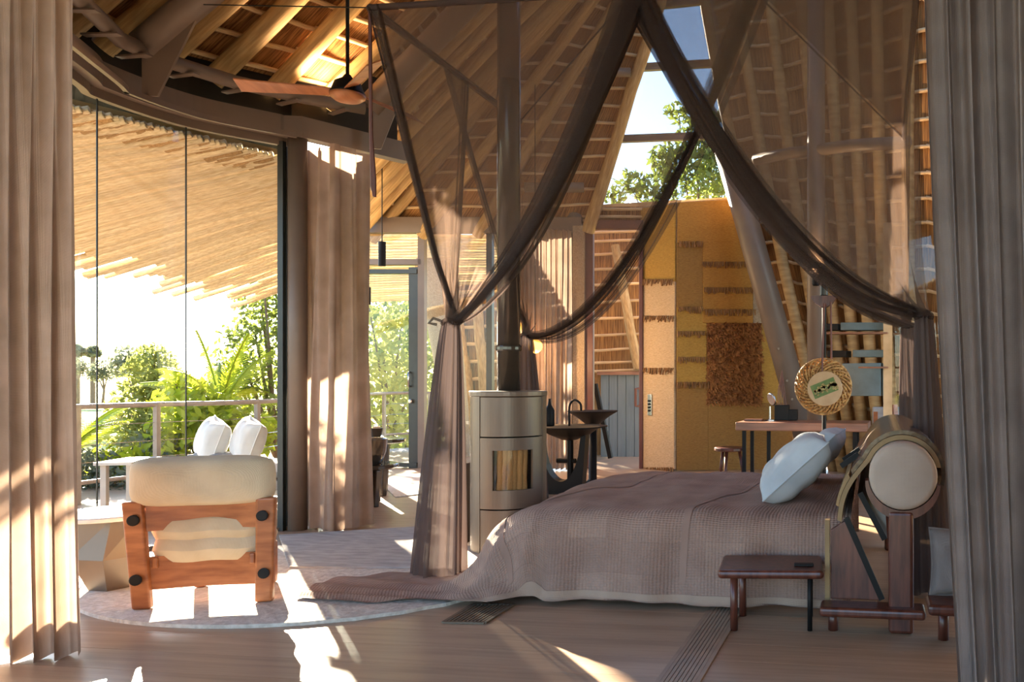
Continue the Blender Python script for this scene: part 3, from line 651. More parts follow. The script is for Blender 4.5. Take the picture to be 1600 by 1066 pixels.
palm('young_palm', 'bright feathery young palm beside the airy tree', P(345, 640, 11.3), 11, 1.15, M_LEAFY, seed=2, up=.75)
palm('young_palm', 'feathery palm at the railing close to the linen curtain', P(105, 710, 9.9), 10, .95, M_LEAFY, seed=5, up=.6)
for k, u in enumerate((121, 145)):
    b = gbase(u, 75); e = empty('distant_palm', b, label=('distant fan palm half behind the linen curtain edge', 'distant fan palm next to the small far round tree')[k], cat='palm', group='distant skyline palms'); tp = P(u, 548 + 2 * k, 75)
    local(MB().tube([b, tp], .2, 6), e).obj('trunk', M_BARK, e); leaves('crown', [(*tp, .68)], 160, .34, M_LEAFG, e)
for u, v, t, r, lb in ((160, 578, 70, 1.1, 'small far round tree on the skyline'), (118, 572, 66, .9, 'small far tree half behind the linen curtain'), (55, 570, 80, 2.2, 'far tree clump at the meadow edge'), (205, 565, 40, 1.0, 'bare-looking grey tree behind the olive shrub')):
    tree('distant_tree', lb, gbase(u, t), blobs_px([(u, v, t, r), (u + 10, v + 6, t, r * .7), (u - 10, v + 8, t, r * .7)]), 900, r * .14, M_LEAFG, r=.12)
# woodland outside rear door and gable
tree('woodland_tree', 'dense sunlit tree outside the rear glass door', gbase(600, 17.5), blobs_px([(600, 560, 17.5, 1.4), (575, 470, 17.5, 1.1), (630, 480, 17.8, 1.2), (610, 650, 17.2, 1.5), (680, 560, 18, 1.4), (700, 650, 18, 1.4), (560, 640, 17, 1.4), (650, 720, 17.5, 1.2)]), 3000, .12, M_LEAFS)
tree('woodland_tree', 'darker leafy tree behind the sunlit one past the rear door', gbase(640, 21), blobs_px([(640, 480, 21, 2), (560, 540, 21, 2.2), (700, 520, 21.5, 2), (600, 640, 21, 2.2), (690, 660, 21, 2.2)]), 2600, .17, M_LEAF)
tree('gable_tree', 'light green tree seen through the gable window', gbase(1090, 17), blobs_px([(1090, 260, 17, .9), (1110, 220, 17, .75), (1060, 175, 17.2, .3), (1040, 250, 17, .45), (985, 290, 17, .4), (1130, 290, 17, .8), (1150, 240, 17, .6), (960, 310, 17, .25), (1030, 300, 17, .5)]), 2600, .10, M_LEAF)
tree('meadow_bush', 'far bush on the meadow through the side window', gbase(1405, 60), blobs_px([(1405, 575, 60, 1.3), (1440, 572, 62, 1.6), (1480, 570, 60, 1.5)]), 1500, .25, M_LEAFG, 'bush')

# ================================================================== CURTAINS
def curtain(name, label, path, z0, z1, pleats, amp, mt, flare=1.25, seed=0, shear=(0, 0, 0)):
    shear = Vector(shear)
    rg = random.Random(seed); ph = [rg.uniform(0, 6) for _ in range(6)]
    def fn(u, v):
        uu = u + .012 * math.sin(3 * v + ph[0]) ; p = lerp_path(path, u); p2 = lerp_path(path, min(u + .01, 1)); p1 = lerp_path(path, max(u - .01, 0)); d = (p2 - p1).normalized(); nn = Vector((d.y, -d.x, 0))
        ctr = lerp_path(path, .5); f = 1 + (flare - 1) * (1 - v) ** 2
        p = ctr + (p - ctr) * f + shear * (1 - v) ** 1.3 * (1 - u)
        a = amp * (1 - .35 * v) * (1 + .3 * math.sin(7 * u + ph[1]))
        off = a * math.sin(2 * PI * pleats * uu + .8 * math.sin(9 * u + ph[2]) + .35 * math.sin(4 * v + ph[3])) + .35 * a * math.sin(2 * PI * pleats * 2.3 * u + ph[4] + 2 * v) + .25 * a * math.sin(2 * PI * pleats * .43 * u + ph[1] + 3.5 * v)
        return p + nn * off + d * (.3 * a * math.cos(2 * PI * pleats * uu)) + Vector((0, 0, z0 + (z1 - z0) * v + .012 * math.sin(2 * PI * pleats * u + ph[5]) * (1 - v)))
    m = MB(); m.grid(fn, pleats * 22, 30); return m.obj(name, mt, smooth=True, label=label, cat='curtain', recalc=False)
curtain('linen_curtain', 'beige linen curtain hanging full height beside the lounge chair', [PT(-190, 0, 3.55), PT(-40, 0, 3.62), PT(112, 0, 3.72)], .01, 3.32, 9, .055, M_LINEN, 1.10, 1)
curtain('linen_curtain', 'grey linen curtain hanging in front of the bolster bench', [PT(1436, 0, 2.95), PT(1560, 0, 2.85), PT(1740, 0, 2.7)], .01, 3.32, 8, .05, M_LINENG, 1.0, 2, (.14, 0, 0))
cb = [PZ(478, 824), PZ(525, 832), PZ(572, 822)]
for q in cb: q.z = 0
curtain('linen_curtain', 'pinkish linen curtain gathered beside the round steel column', [cb[0], cb[1], cb[2], PT(548, 0, 7.4), PT(515, 0, 8.2)], .012, 3.26, 13, .06, M_LINEN, 1.07, 3)  # tail of the path is an unseen run, added to block sunlight
curtain('linen_curtain', 'beige linen curtain drawn across the glass behind the washbasin', [PT(800, 0, 11.2), PT(845, 0, 11.1), PT(892, 0, 11.2)], .02, 3.36, 12, .06, M_LINEN, 1.0, 4)

# ================================================================== BED
BX0, BX1, BY0, BY1, BZ = -2.18, -.16, 4.52, 6.42, .53
bed = empty('bed', ((BX0 + BX1) / 2, (BY0 + BY1) / 2, 0), label='wide low bed under the woven bedspread', cat='bed')
local(MB().box(((BX0 + BX1) / 2 + .1, (BY0 + BY1) / 2, .40), (1.75, 1.72, .22)), bed).obj('mattress', M_WHITE, bed, bevel=.06)
local(MB().box(((BX0 + BX1) / 2 + .1, (BY0 + BY1) / 2, .20), (1.7, 1.66, .16)), bed).obj('base', M_REDWOOD, bed, bevel=.01)
for x in (-1.85, -.35):
    for y in (4.75, 6.15): local(MB().box((x, y, .06), (.08, .08, .12)), bed).obj('leg', M_REDWOOD, bed)
def prof(maxa, r0, r1, d_end, floor_at, total, n=140):
    # integrate angle profile; returns list of (r,h)
    out = []; r = 0; h = 0; ds = total / n; z = BZ
    for k in range(n + 1):
        d = k * ds; out.append((r, h)); a = maxa * min(1, max(0, d / r1)) 
        a = maxa * (3 * (a / maxa) ** 2 - 2 * (a / maxa) ** 3)
        zz = BZ - h
        if zz < floor_at: a *= max(0, (zz - .014) / (floor_at - .014)) ** .8
        r += math.cos(a) * ds; h += math.sin(a) * ds
    return out
PSIDE = prof(math.radians(82), 0, .28, 0, .03, .72); PFOOT = prof(math.radians(62), 0, .62, 0, .24, 2.2)
def pget(pf, d, total):
    x = min(max(d / total, 0), 1) * (len(pf) - 1); i = min(int(x), len(pf) - 2); f = x - i
    return pf[i][0] * (1 - f) + pf[i + 1][0] * f, pf[i][1] * (1 - f) + pf[i + 1][1] * f
EXS, EXF = .66, 1.62
IX, IY0, IY1 = BX0 + .30, BY0 + .10, BY1 - .10
def cover(p, q):      # p<0 beyond foot, q<0 beyond near side, q>W beyond far side
    Wd = IY1 - IY0; x, y = IX + max(p, 0), IY0 + min(max(q, 0), Wd)
    dx = max(-p, 0); dy = -q if q < 0 else (q - Wd if q > Wd else 0); sg = -1 if q < 0 else 1
    d = math.hypot(dx, dy)
    wr_ = .006 * math.sin(9 * p + 4 * q) + .005 * math.sin(17 * q - 5 * p) + .004 * math.sin(23 * p)
    z = BZ + .03 * math.sin(PI * min(max((y - IY0) / Wd, 0), 1)) * (1 if p > 0 else math.exp(-dx * 4))
    if d > 0:
        cx = dx / d; k = cx * cx
        r1_, h1 = pget(PSIDE, d, .72); r2, h2 = pget(PFOOT, d, 2.2); r = r1_ * (1 - k) + r2 * k; h = h1 * (1 - k) + h2 * k
        if dx > 0 and dy > 0: r *= 1
        x -= r * cx; y += sg * r * (dy / d); z -= h
        fold = (.018 * math.sin(11 * p + 2) + .012 * math.sin(23 * p)) * min(d / .5, 1) * (1 - k) + .02 * math.sin(14 * math.atan2(dy, dx + 1e-5)) * min(d, 1) * 2 * cx * (dy / d)
        y += sg * fold; x -= fold * cx * .5
    lift = .0
    z = max(z + wr_ * (1 if z > .08 else .4), .028 + .008 * (1 + math.sin(31 * q + 7 * p)))
    return Vector((x, y, z))
LP_ = BX1 - IX + .02; WQ = IY1 - IY0
def ext(p): return EXS
def cov(u, v):
    g_ = min(max((.50 - v) / .32, 0), 1); exf = .74 + .98 * g_ * g_ * (3 - 2 * g_); p = -exf + (exf + LP_) * u
    e = EXS * (1 - .0 * u) + (.06 * math.sin(8 * p) if p < 0 else 0); 
    q = -e + (WQ + 2 * e) * v
    if p < -.2: q = q * (1 - .15 * min((-p - .2), 1)) + .0
    return cover(p, q)
spread = MB(); spread.grid(cov, 150, 130, lambda u, v: (u * (.74 + LP_), v * (WQ + 2 * EXS)))
sp = spread.obj('bedspread', M_COVER, smooth=True, label='dusky mauve woven bedspread draped to the floor with a long trailing foot', cat='bedspread', recalc=False)
m = MB(); m.grid(lambda u, v: cov(.22 + .78 * u, .028 * v) + Vector((0, -.004, 0)), 100, 3); m.obj('hem', M_HEM, sp, smooth=True, recalc=False)
for pp in (.38, .72):
    m = MB(); m.grid(lambda u, v: cov(pp + .012 * v + .004 * math.sin(9 * u), .05 + .9 * u) + Vector((0, -.002, .004)), 100, 2); m.obj('seam', M_COVER, sp, smooth=True, recalc=False)
# loose fringe ripples of throw on the floor
def pillow(name, label, loc, size, rot, mt, group=None):
    m = MB(); L, W_, T = size
    def fn(sg):
        def g(u, v):
            x, y = u * 2 - 1, v * 2 - 1; e = (1 - abs(x) ** 3.2) * (1 - abs(y) ** 3.2); k = 1 - .06 * (1 - abs(y)) * abs(x) ** 2
            return Vector((x * L / 2 * (1 - .07 * (1 - y * y)), y * W_ / 2 * (1 - .07 * (1 - x * x)), sg * T / 2 * max(e, 0) ** .42 + .006 * math.sin(9 * x + 5 * y) * e))
        return g
    m.grid(fn(1), 22, 22); m.grid(fn(-1), 22, 22)
    o = m.obj(name, mt, smooth=True, label=label, cat='pillow', group=group); o.location = loc; o.rotation_euler = rot
    s_ = MB(); pts = []
    for k in range(65):
        a = k / 64 * 4; i = int(a) % 4; f = a - int(a); f = f * 2 - 1
        x, y = ((f, -1), (1, f), (-f, 1), (-1, -f))[i]
        pts.append((x * L / 2 * (1 - .07 * (1 - y * y)), y * W_ / 2 * (1 - .07 * (1 - x * x)), 0))
    s_.tube(pts, .006, 6, False); s_.obj('piping', mt, o, smooth=True); return o
pillow('pillow', 'large blue-grey linen pillow leaning at the head of the bed', (-.50, 4.98, .745), (.52, .62, .27), (0, math.radians(-42), math.radians(6)), M_PILLOW)
pillow('pillow', 'second blue-grey linen pillow half hidden behind the large one', (-.43, 5.75, .74), (.50, .60, .22), (0, math.radians(-44), math.radians(-4)), M_PILLOW)

# ------------------------------------------------------------------ headboard bolster bench
RC = Vector((.135, 4.09, .80)); RR = .172; RY1 = 6.25
hb = empty('headboard', (RC.x, RC.y, 0), label='headboard of a long linen bolster cradled on dark wooden posts', cat='headboard')
local(MB().lathe((RC.x, 0, RC.z), [(RR - .03, RC.y - .012), (RR - .008, RC.y - .003), (RR, RC.y + .02), (RR, RY1 - .02), (RR - .03, RY1)], 40, 'Y'), hb).obj('bolster', M_BOLSTER, hb, smooth=True)
for y in (4.16, 6.12):
    local(MB().box((RC.x - .01, y, .31), (.125, .13, .62)), hb).obj('post', M_REDWOOD, hb, bevel=.018)
    m = MB()
    def crad(u, v, s_):
        a = math.radians(188 + 158 * u); r = RR + .004 + s_ * (.016 + .03 * math.sin(PI * u)); return Vector((RC.x + r * math.cos(a), y - .055 + .11 * v, RC.z + r * math.sin(a)))
    m.grid(lambda u, v: crad(u, v, 0), 24, 1); m.grid(lambda u, v: crad(u, v, 1), 24, 1)
    m.grid(lambda u, v: crad(u, 0, v), 24, 1); m.grid(lambda u, v: crad(u, 1, v), 24, 1); m.grid(lambda u, v: crad(0, u, v), 1, 1); m.grid(lambda u, v: crad(1, u, v), 1, 1)
    local(m, hb).obj('cradle', M_REDWOOD, hb)
local(MB().box((-.02, 4.11, .115), (.53, .16, .05)), hb).obj('plinth_board', M_REDWOOD, hb, bevel=.018)
for x in (-.22,): local(MB().tube([(x, 4.13, 0), (x, 4.13, .1)], .026, 12), hb).obj('foot', M_REDWOOD, hb, smooth=True)
m = MB().slab([(-.235, 4.20, .14), (.02, 4.20, .14), (-.16, 4.20, .55), (-.235, 4.20, .50)], (0, .04, 0)); local(m, hb).obj('side_panel', M_REDWOOD, hb, bevel=.004)
local(MB().bar((-.155, 4.185, .57), (.03, 4.185, .15), .02, .03), hb).obj('edge_strip', M_BLACK, hb)
local(MB().box((-.255, 4.24, .33), (.025, .05, .44)), hb).obj('strap', M_TAN, hb)
local(MB().box((-.02, 5.2, .56), (.03, 1.8, .28), Matrix.Rotation(math.radians(-28), 3, 'Y')), hb).obj('back_board', M_BLACK, hb)
def cover_prof(k, extra):
    # 0..1 : from back side over the top down to bed side
    a0, a1 = math.radians(-25), math.radians(158); L1 = (RR + extra) * (a1 - a0); L2 = .36; s = k * (L1 + L2)
    if s < L1:
        a = a0 + s / (RR + extra); return Vector((RC.x + (RR + extra) * math.cos(a), 0, RC.z + (RR + extra) * math.sin(a)))
    f = (s - L1); a = a1; b = Vector((RC.x + (RR + extra) * math.cos(a), 0, RC.z + (RR + extra) * math.sin(a))); d = Vector((-.42, 0, -.9)).normalized()
    q = b + d * f; q.x -= .04 * math.sin(min(f / L2, 1) * PI); return q
def padded(name, y0, y1, e0, e1, k0, k1, mt, lump=0):
    m = MB()
    f = lambda e: (lambda u, v: cover_prof(k0 + (k1 - k0) * u, e) + Vector((0, y0 + (y1 - y0) * v, 0)) + Vector((0, 0, lump * abs(math.sin(u * PI * 5)))))
    m.grid(f(e0), 40, 14); m.grid(f(e1), 40, 14)
    g = lambda yy: (lambda u, v: cover_prof(k0 + (k1 - k0) * u, e0 + (e1 - e0) * v) + Vector((0, yy, 0)))
    m.grid(g(y0), 40, 1); m.grid(g(y1), 40, 1)
    h = lambda kk: (lambda u, v: cover_prof(kk, e0 + (e1 - e0) * v) + Vector((0, y0 + (y1 - y0) * u, 0)))
    m.grid(h(k0), 14, 1); m.grid(h(k1), 14, 1)
    return local(m, hb).obj(name, mt, hb, smooth=False)
padded('canvas_pad', 4.22, 6.1, .004, .028, .12, 1.0, M_TAN); padded('leather_cover', 4.25, 6.04, .030, .052, .03, .74, M_LEATHER); padded('canvas_flap', 4.26, 6.06, .030, .046, .76, .93, M_TAN)
for y in (4.62, 4.95): local(MB().bar((-.20, y, .79), (-.10, y, .86), .035, .03), hb).obj('buckle', M_BLACK, hb)
# second low bench with cushion beyond the curtain
bn = empty('low_bench', (.42, 4.05, 0), label='low dark wood bench partly behind the grey curtain', cat='bench')
local(MB().box((.50, 4.05, .17), (.50, .22, .055)), bn).obj('seat', M_REDWOOD, bn, bevel=.02)
for x in (.33, .70): local(MB().tube([(x, 4.05, 0), (x, 4.05, .15)], .026, 12), bn).obj('leg', M_REDWOOD, bn, smooth=True)
pillow('floor_cushion', 'soft grey cushion standing on the low dark bench', (.46, 4.16, .36), (.38, .34, .16), (math.radians(80), 0, 0), M_LINENG)
# bedside stool
st0 = PZ(1148, 981); stl = empty('bedside_stool', (0, 0, 0), label='low dark wood bedside stool with rounded top', cat='stool')
sa, sb_, sc_ = PZ(1148, 980), PZ(1268, 981), PZ(1167, 957)
ctr = (sa + sb_) / 2; dx_ = (sb_ - sa).normalized(); dy_ = Vector((-dx_.y, dx_.x, 0)); stl.location = ctr - dy_ * .05; stl.rotation_euler = (0, 0, math.atan2(dx_.y, dx_.x))
MB().box((-.01, .125, .298), (.54, .37, .046)).obj('top', M_REDWOOD, stl, bevel=.02)
for x, y, mt, r in ((-.20, 0, M_REDWOOD, .02), (-.17, .25, M_REDWOOD, .02), (.19, 0, M_BLACK, .013), (.20, .25, M_BLACK, .013)): MB().tube([(x, y, 0), (x, y, .285)], r, 12).obj('leg', mt, stl, smooth=True)
rm = MB().box((0, 0, 0), (.10, .045, .012)).obj('remote_control', M_BLACK, bevel=.004, label='small black remote lying on the bedside stool', cat='remote'); rm.location = stl.matrix_basis @ Vector((.16, .05, .3275)); rm.rotation_euler = stl.rotation_euler

# ================================================================== CANOPY NET
A = P(578, 12, 4.9); Bc = P(812, 190, 7.0); Dc = P(1412, 217, 7.05); Cc = Vector((.24, 4.72, 3.62))
M1 = P(990, -14, 4.88); M2 = P(1178, -14, 4.9)
T1 = P(705, 503, 5.0); T2 = P(822, 524, 7.0); T3 = P(1443, 494, 4.8); T4 = P(1418, 508, 6.95)
net = empty('bed_canopy_net', ((BX0 + BX1) / 2, (BY0 + BY1) / 2, 0), label='sheer brown mosquito net hung over the bed and tied at four corners', cat='bed canopy')
def fan(top, T, sag, nu=36, nv=26, wav=.03, seed=0, r=.035):
    rg = random.Random(seed); phs = rg.uniform(0, 6)
    def fn(u, v):
        a = lerp_path(top, u); p = a.lerp(T, v); sg = sag * u ** 1.5
        p.z -= 4 * sg * v * (1 - v) * .9
        k = math.sin(2 * PI * u * 9 + phs) * wav * (.35 + v) * (1 - v) ** .5
        p += Vector((.3, -1, 0)) * k
        if v > .8: an = u * 2 * PI * 3; p += Vector((math.cos(an), math.sin(an), 0)) * r * (v - .8) / .2
        return p
    m = MB(); m.grid(fn, nu, nv); local(m, net).obj('net_panel', M_NET, net, smooth=True, recalc=False); return fn
def bundle(fn, u0, T, r0=.075, r1=.035, n=26, seed=0):
    rg = random.Random(seed); ns = 13 if r0 > .05 else 6; m = MB()
    for q in range(ns):
        a = rg.uniform(0, 2 * PI); rad = r0 * rg.uniform(.1, 1.7); wd = r0 * rg.uniform(.35, .7); dsg = rg.uniform(-.03, .06) if q % 3 else rg.uniform(.02, .14) * (r0 / .06)
        ph = rg.uniform(0, 6); vs = []
        for i in range(29):
            f = i / 28; p = fn(u0, f); d = (fn(u0, min(f + .03, 1)) - fn(u0, max(f - .03, 0))).normalized(); x = d.cross(Vector((0, 1, 0))).normalized(); y = d.cross(x)
            R = rad * (1 - f) + r1 * .6 * f; c_ = p + R * (math.cos(a + .8 * f) * x + math.sin(a + .8 * f) * y) + Vector((0, 0, -4 * dsg * f * (1 - f)))
            w_ = (wd * (1 - f) + r1 * .5 * f); an = ph + 1.2 * f
            e_ = math.cos(an) * x + math.sin(an) * y; g_ = -math.sin(an) * x + math.cos(an) * y
            vs += [c_ - e_ * w_, c_ - e_ * w_ * .4 + g_ * w_ * .5, c_ + e_ * w_ * .2 - g_ * w_ * .4, c_ + e_ * w_]
        m.add(vs, [(4 * i + k, 4 * i + k + 1, 4 * i + 5 + k, 4 * i + 4 + k) for i in range(28) for k in range(3)])
    local(m, net).obj('gathered_edge', M_NETD, net, smooth=True, recalc=False)
def path_(*a): return [Vector(q) for q in a]
f1 = fan(path_(A, M1), T1, .33, seed=1); bundle(f1, 1.0, T1, .062, .035, seed=1); bundle(f1, .0, T1, .035, .03, seed=2)
f2 = fan(path_(Cc, M1), T3, .42, seed=2); bundle(f2, 1.0, T3, .06, .035, seed=3)
f2b = fan(path_(Dc, M2, M1), T4, .42, seed=3); bundle(f2b, 1.0, T4, .055, .035, seed=4)
f3 = fan(path_(Bc, M1, M2), T2, .62, seed=4); bundle(f3, 1.0, T2, .055, .035, seed=5); 
fm1, fm2 = A.lerp(Bc, .55), A.lerp(Bc, .42)
f5 = fan(path_(A, fm1), T1, .03, 24, seed=5); bundle(f5, 1.0, T1, .02, .02, seed=6)
f6 = fan(path_(Bc, fm2), T2, .03, 24, seed=6); bundle(f6, 1.0, T2, .024, .022, seed=7)
f7 = fan(path_(Dc, Dc.lerp(Cc, .6)), T4, .05, 16, seed=7)
for tri in ((A, Bc, M1), (M2, Dc, Cc), (M2 + Vector((0, 0, .03)), Dc + Vector((0, 0, .03)), Cc + Vector((0, 0, .03)))):
    m = MB(); a, b, c_ = tri; m.grid(lambda u, v: a.lerp(b, u).lerp(c_, v) + Vector((0, 0, -.06 * math.sin(PI * v) * math.sin(PI * u))), 8, 8); local(m, net).obj('roof_panel', M_NET, net, smooth=True, recalc=False)
for a, b, r in ((A, Bc, .026), (Bc, M1, .006), (Dc, M2, .006), (A, M1, .02), (M1, M2, .02), (M2, Cc, .02), (Cc, Dc, .02)):
    local(MB().tube([a, b], r, 8), net).obj('canopy_bar' if r > .01 else 'hem_cord', M_NETC if r > .01 else M_NETD, net, smooth=True)
def column(T, base, r0, r1, z1, seed, nsp=3):
    rg = random.Random(seed); ph = [rg.uniform(0, 6) for _ in range(4)]; seg = 72
    vs = []; nr = 22
    for i in range(nr + 1):
        f = i / nr; c_ = T.lerp(base, f); c_.z = T.z + (z1 - T.z) * f; R = r0 + (r1 - r0) * f ** .75
        for k in range(seg):
            a = 2 * PI * k / seg; q = R * (1 + .16 * math.sin(11 * a + ph[0] + .5 * f) + .1 * math.sin(17 * a + ph[1] - f) + .06 * math.sin(5 * a + ph[2]))
            vs.append(c_ + Vector((q * math.cos(a), q * math.sin(a) * .75, .015 * math.sin(5 * a) * f)))
    m = MB(); m.add(vs, [(i * seg + k, i * seg + (k + 1) % seg, (i + 1) * seg + (k + 1) % seg, (i + 1) * seg + k) for i in range(nr) for k in range(seg)])
    local(m, net).obj('net_column', M_NETC, net, smooth=True, recalc=False)
    local(MB().tube([T + Vector((.05 * math.cos(a), .05 * math.sin(a), .012 * math.sin(3 * a))) for a in [2 * PI * k / 16 for k in range(17)]], .014, 8), net).obj('tie', M_NETD, net, smooth=True)
    local(MB().tube([T + Vector((-.04, -.03, 0)), T + Vector((-.09, -.05, .02)), T + Vector((-.12, -.05, -.01)), T + Vector((-.07, -.05, -.02))], .01, 6), net).obj('tie_knot', M_NETD, net, smooth=True)
column(T1, PZ(684, 905), .045, .15, .02, 1); column(T2, PT(828, 0, 7.0), .045, .14, .02, 2); column(T3, PT(1458, 0, 4.75), .045, .10, .02, 3); column(T4, PT(1440, 0, 6.9), .045, .15, .02, 4)
local(MB().tube([A + Vector((.0, 0, -.02)), A + Vector((.005, 0, -.6)), A + Vector((.015, 0, -1.1)), A + Vector((.03, 0, -1.16)), A + Vector((.03, 0, -1.05)), A + Vector((.01, 0, -.8))], .011, 6), net).obj('hanging_strap', M_CORDL, net)
local(MB().tube([A, A + Vector((-1.6, .5, .35))], .004, 5), net).obj('guy_wire', M_BLACK, net)

# ================================================================== STOVE
SV = PT(795, 0, 6.05); stv = empty('wood_stove', SV, label='tall champagne steel cylindrical stove with glass door and logs inside', cat='stove')
def arcshell(r0, r1, z0, z1, a0, a1, n=24):
    m = MB(); f = lambda r: (lambda u, v: Vector((r * math.cos(a0 + (a1 - a0) * u), r * math.sin(a0 + (a1 - a0) * u), z0 + (z1 - z0) * v)))
    m.grid(f(r0), n, 1); m.grid(f(r1), n, 1)
    m.grid(lambda u, v: f(r0 + (r1 - r0) * v)(u, 0), n, 1); m.grid(lambda u, v: f(r0 + (r1 - r0) * v)(u, 1), n, 1)
    m.grid(lambda u, v: f(r0 + (r1 - r0) * v)(0, u), 1, 1); m.grid(lambda u, v: f(r0 + (r1 - r0) * v)(1, u), 1, 1); return m
ca = math.atan2(-SV.y, -SV.x) + .12; hw = .95
arcshell(.25, .275, .02, 1.16, ca + hw, ca + 2 * PI - hw, 40).obj('body', M_STOVE, stv, smooth=False)
MB().lathe((0, 0, 0), [(.24, .0), (.24, .02)], 32).obj('base_ring', M_BLACK, stv)
MB().lathe((0, 0, 0), [(.275, 1.16), (.282, 1.165), (.282, 1.195), (.275, 1.20)], 40).obj('top_plate', M_STOVE, stv, smooth=False)
arcshell(.25, .27, .87, 1.155, ca - hw, ca + hw).obj('upper_panel', M_STOVE, stv)
arcshell(.25, .27, .03, .335, ca - hw, ca + hw).obj('drawer', M_STOVE, stv)
dr = empty('door', (0, 0, 0)); dr.parent = stv
gl, gh, gw = .48, .77, .55
for z0, z1, a0, a1 in ((.345, gl, -hw, hw), (gh, .86, -hw, hw), (gl, gh, -hw, -gw), (gl, gh, gw, hw)): arcshell(.25, .272, z0, z1, ca + a0, ca + a1).obj('door_frame', M_STOVE, dr)
m = MB(); m.grid(lambda u, v: Vector((.255 * math.cos(ca - gw + 2 * gw * u), .255 * math.sin(ca - gw + 2 * gw * u), gl + (gh - gl) * v)), 12, 1); m.obj('door_glass', M_SMOKE, dr, smooth=True)
MB().lathe((0, 0, 0), [(.2, .43), (.22, .43), (.22, .86), (.2, .86)], 24, cap=False).obj('firebox', M_BLACK, stv)
for k, (a, x) in enumerate(((-.42, .215), (-.28, .21), (-.1, .216), (.06, .21), (.22, .216), (.4, .212))):
    inst('log', POLES[k % 4].copy(), stv, stick_matrix((x * math.cos(ca + a), x * math.sin(ca + a), .44), (x * math.cos(ca + a + .04), x * math.sin(ca + a + .04), .80), .026)).data.materials[0] = M_LOGW
MB().tube([(0, 0, 1.2), (0, 0, 5.6)], .085, 20).obj('flue', M_BRONZE, stv, smooth=True)
MB().lathe((0, 0, 0), [(.092, 1.50), (.095, 1.51), (.095, 1.53), (.092, 1.54)], 20).obj('flue_collar', M_BRONZE, stv)
# log stand beside stove
ls = MB().box(PT(728, .33, 6.2), (.05, .16, .62)).obj('stove_tool_stand', M_STOVE, bevel=.01, label='slim steel tool stand left of the stove', cat='stand')

# ================================================================== LOUNGE CHAIR
L_, R_ = PZ(224, 957), PZ(414, 945); cx = (L_ + R_) / 2; ax = (R_ - L_).normalized(); rz = math.atan2(ax.y, ax.x); hwid = (R_ - L_).length / 2
ch = empty('lounge_chair', (cx.x, cx.y, .022), rz, label='low chestnut wood lounge chair with cream cushions on the round rug', cat='chair')
for sx in (-1, 1):
    m = MB(); m.slab([(sx * hwid - .045, -.03, .0), (sx * hwid + .045, -.03, .0), (sx * (hwid + .025) + .05, -.075, .60), (sx * (hwid + .025) - .05, -.075, .60)], (0, .05, 0)); m.obj('leg', M_CHAIRWOOD, ch, bevel=.012)
    MB().box((sx * .19, .45, .13), (.06, .06, .26)).obj('leg', M_CHAIRWOOD, ch, bevel=.012)
    MB().bar((sx * (hwid - .06), -.02, .25), (sx * .20, .46, .25), .03, .06).obj('side_rail', M_CHAIRWOOD, ch, bevel=.008)
    for z in (.17, .50): MB().lathe((sx * (hwid + .012), -.032 - .045 * z / .6 - .014, z), [(.024, -.006), (.03, -.004), (.03, .004), (.024, .008)], 16, 'Y').obj('bolt_disc', M_BLACK, ch)
def slat(z0, z1, name, y0, lean, bow):
    m = MB(); W_ = hwid - .03
    f = lambda off: (lambda u, v: Vector((-W_ + 2 * W_ * u, y0 + off - lean * (z0 + (z1 - z0) * v) + bow * math.sin(PI * u) , z0 + (z1 - z0) * v - (.025 * math.sin(PI * u) if z0 > .3 else .0) * v + .0)))
    for o_ in (0, .022): m.grid(f(o_), 16, 2)
    for v_ in (0, 1): m.grid(lambda u, v: f(.022 * v)(u, v_), 16, 1)
    for u_ in (0, 1): m.grid(lambda u, v: f(.022 * v)(u_, u), 2, 1)
    m.obj(name, M_CHAIRWOOD, ch, smooth=False)
slat(.43, .595, 'back_slat', -.015, .05, .05); slat(.10, .285, 'lower_slat', .0, .05, .03)
def cushion(name, c_, d_, mt, par, rx=0, pw=4):
    m = MB()
    def g(sg): return lambda u, v: Vector(((u * 2 - 1) * d_[0] / 2 * (1 - .05 * abs(v * 2 - 1) ** 4), (v * 2 - 1) * d_[1] / 2 * (1 - .2 * abs(u * 2 - 1) ** 6), sg * d_[2] / 2 * max((1 - abs(u * 2 - 1) ** pw) * (1 - abs(v * 2 - 1) ** pw), 0) ** .4 + .004 * math.sin(13 * u + 7 * v)))
    m.grid(g(1), 24, 20); m.grid(g(-1), 24, 20); o = m.obj(name, mt, par, smooth=True); o.location = c_; o.rotation_euler = (rx, 0, 0); return o
cushion('seat_cushion', (0, .17, .325), (.56, .38, .16), M_CANVAS, ch, math.radians(4), 10); cushion('seat_cushion', (0, .16, .43), (.56, .37, .14), M_CANVAS, ch, math.radians(4), 10)
cushion('back_cushion', (0, .16, .55), (.56, .42, .14), M_CANVAS, ch, math.radians(103)); cushion('head_cushion', (0, -.015, .70), (.72, .28, .22), M_CANVAS, ch, math.radians(92), 3)
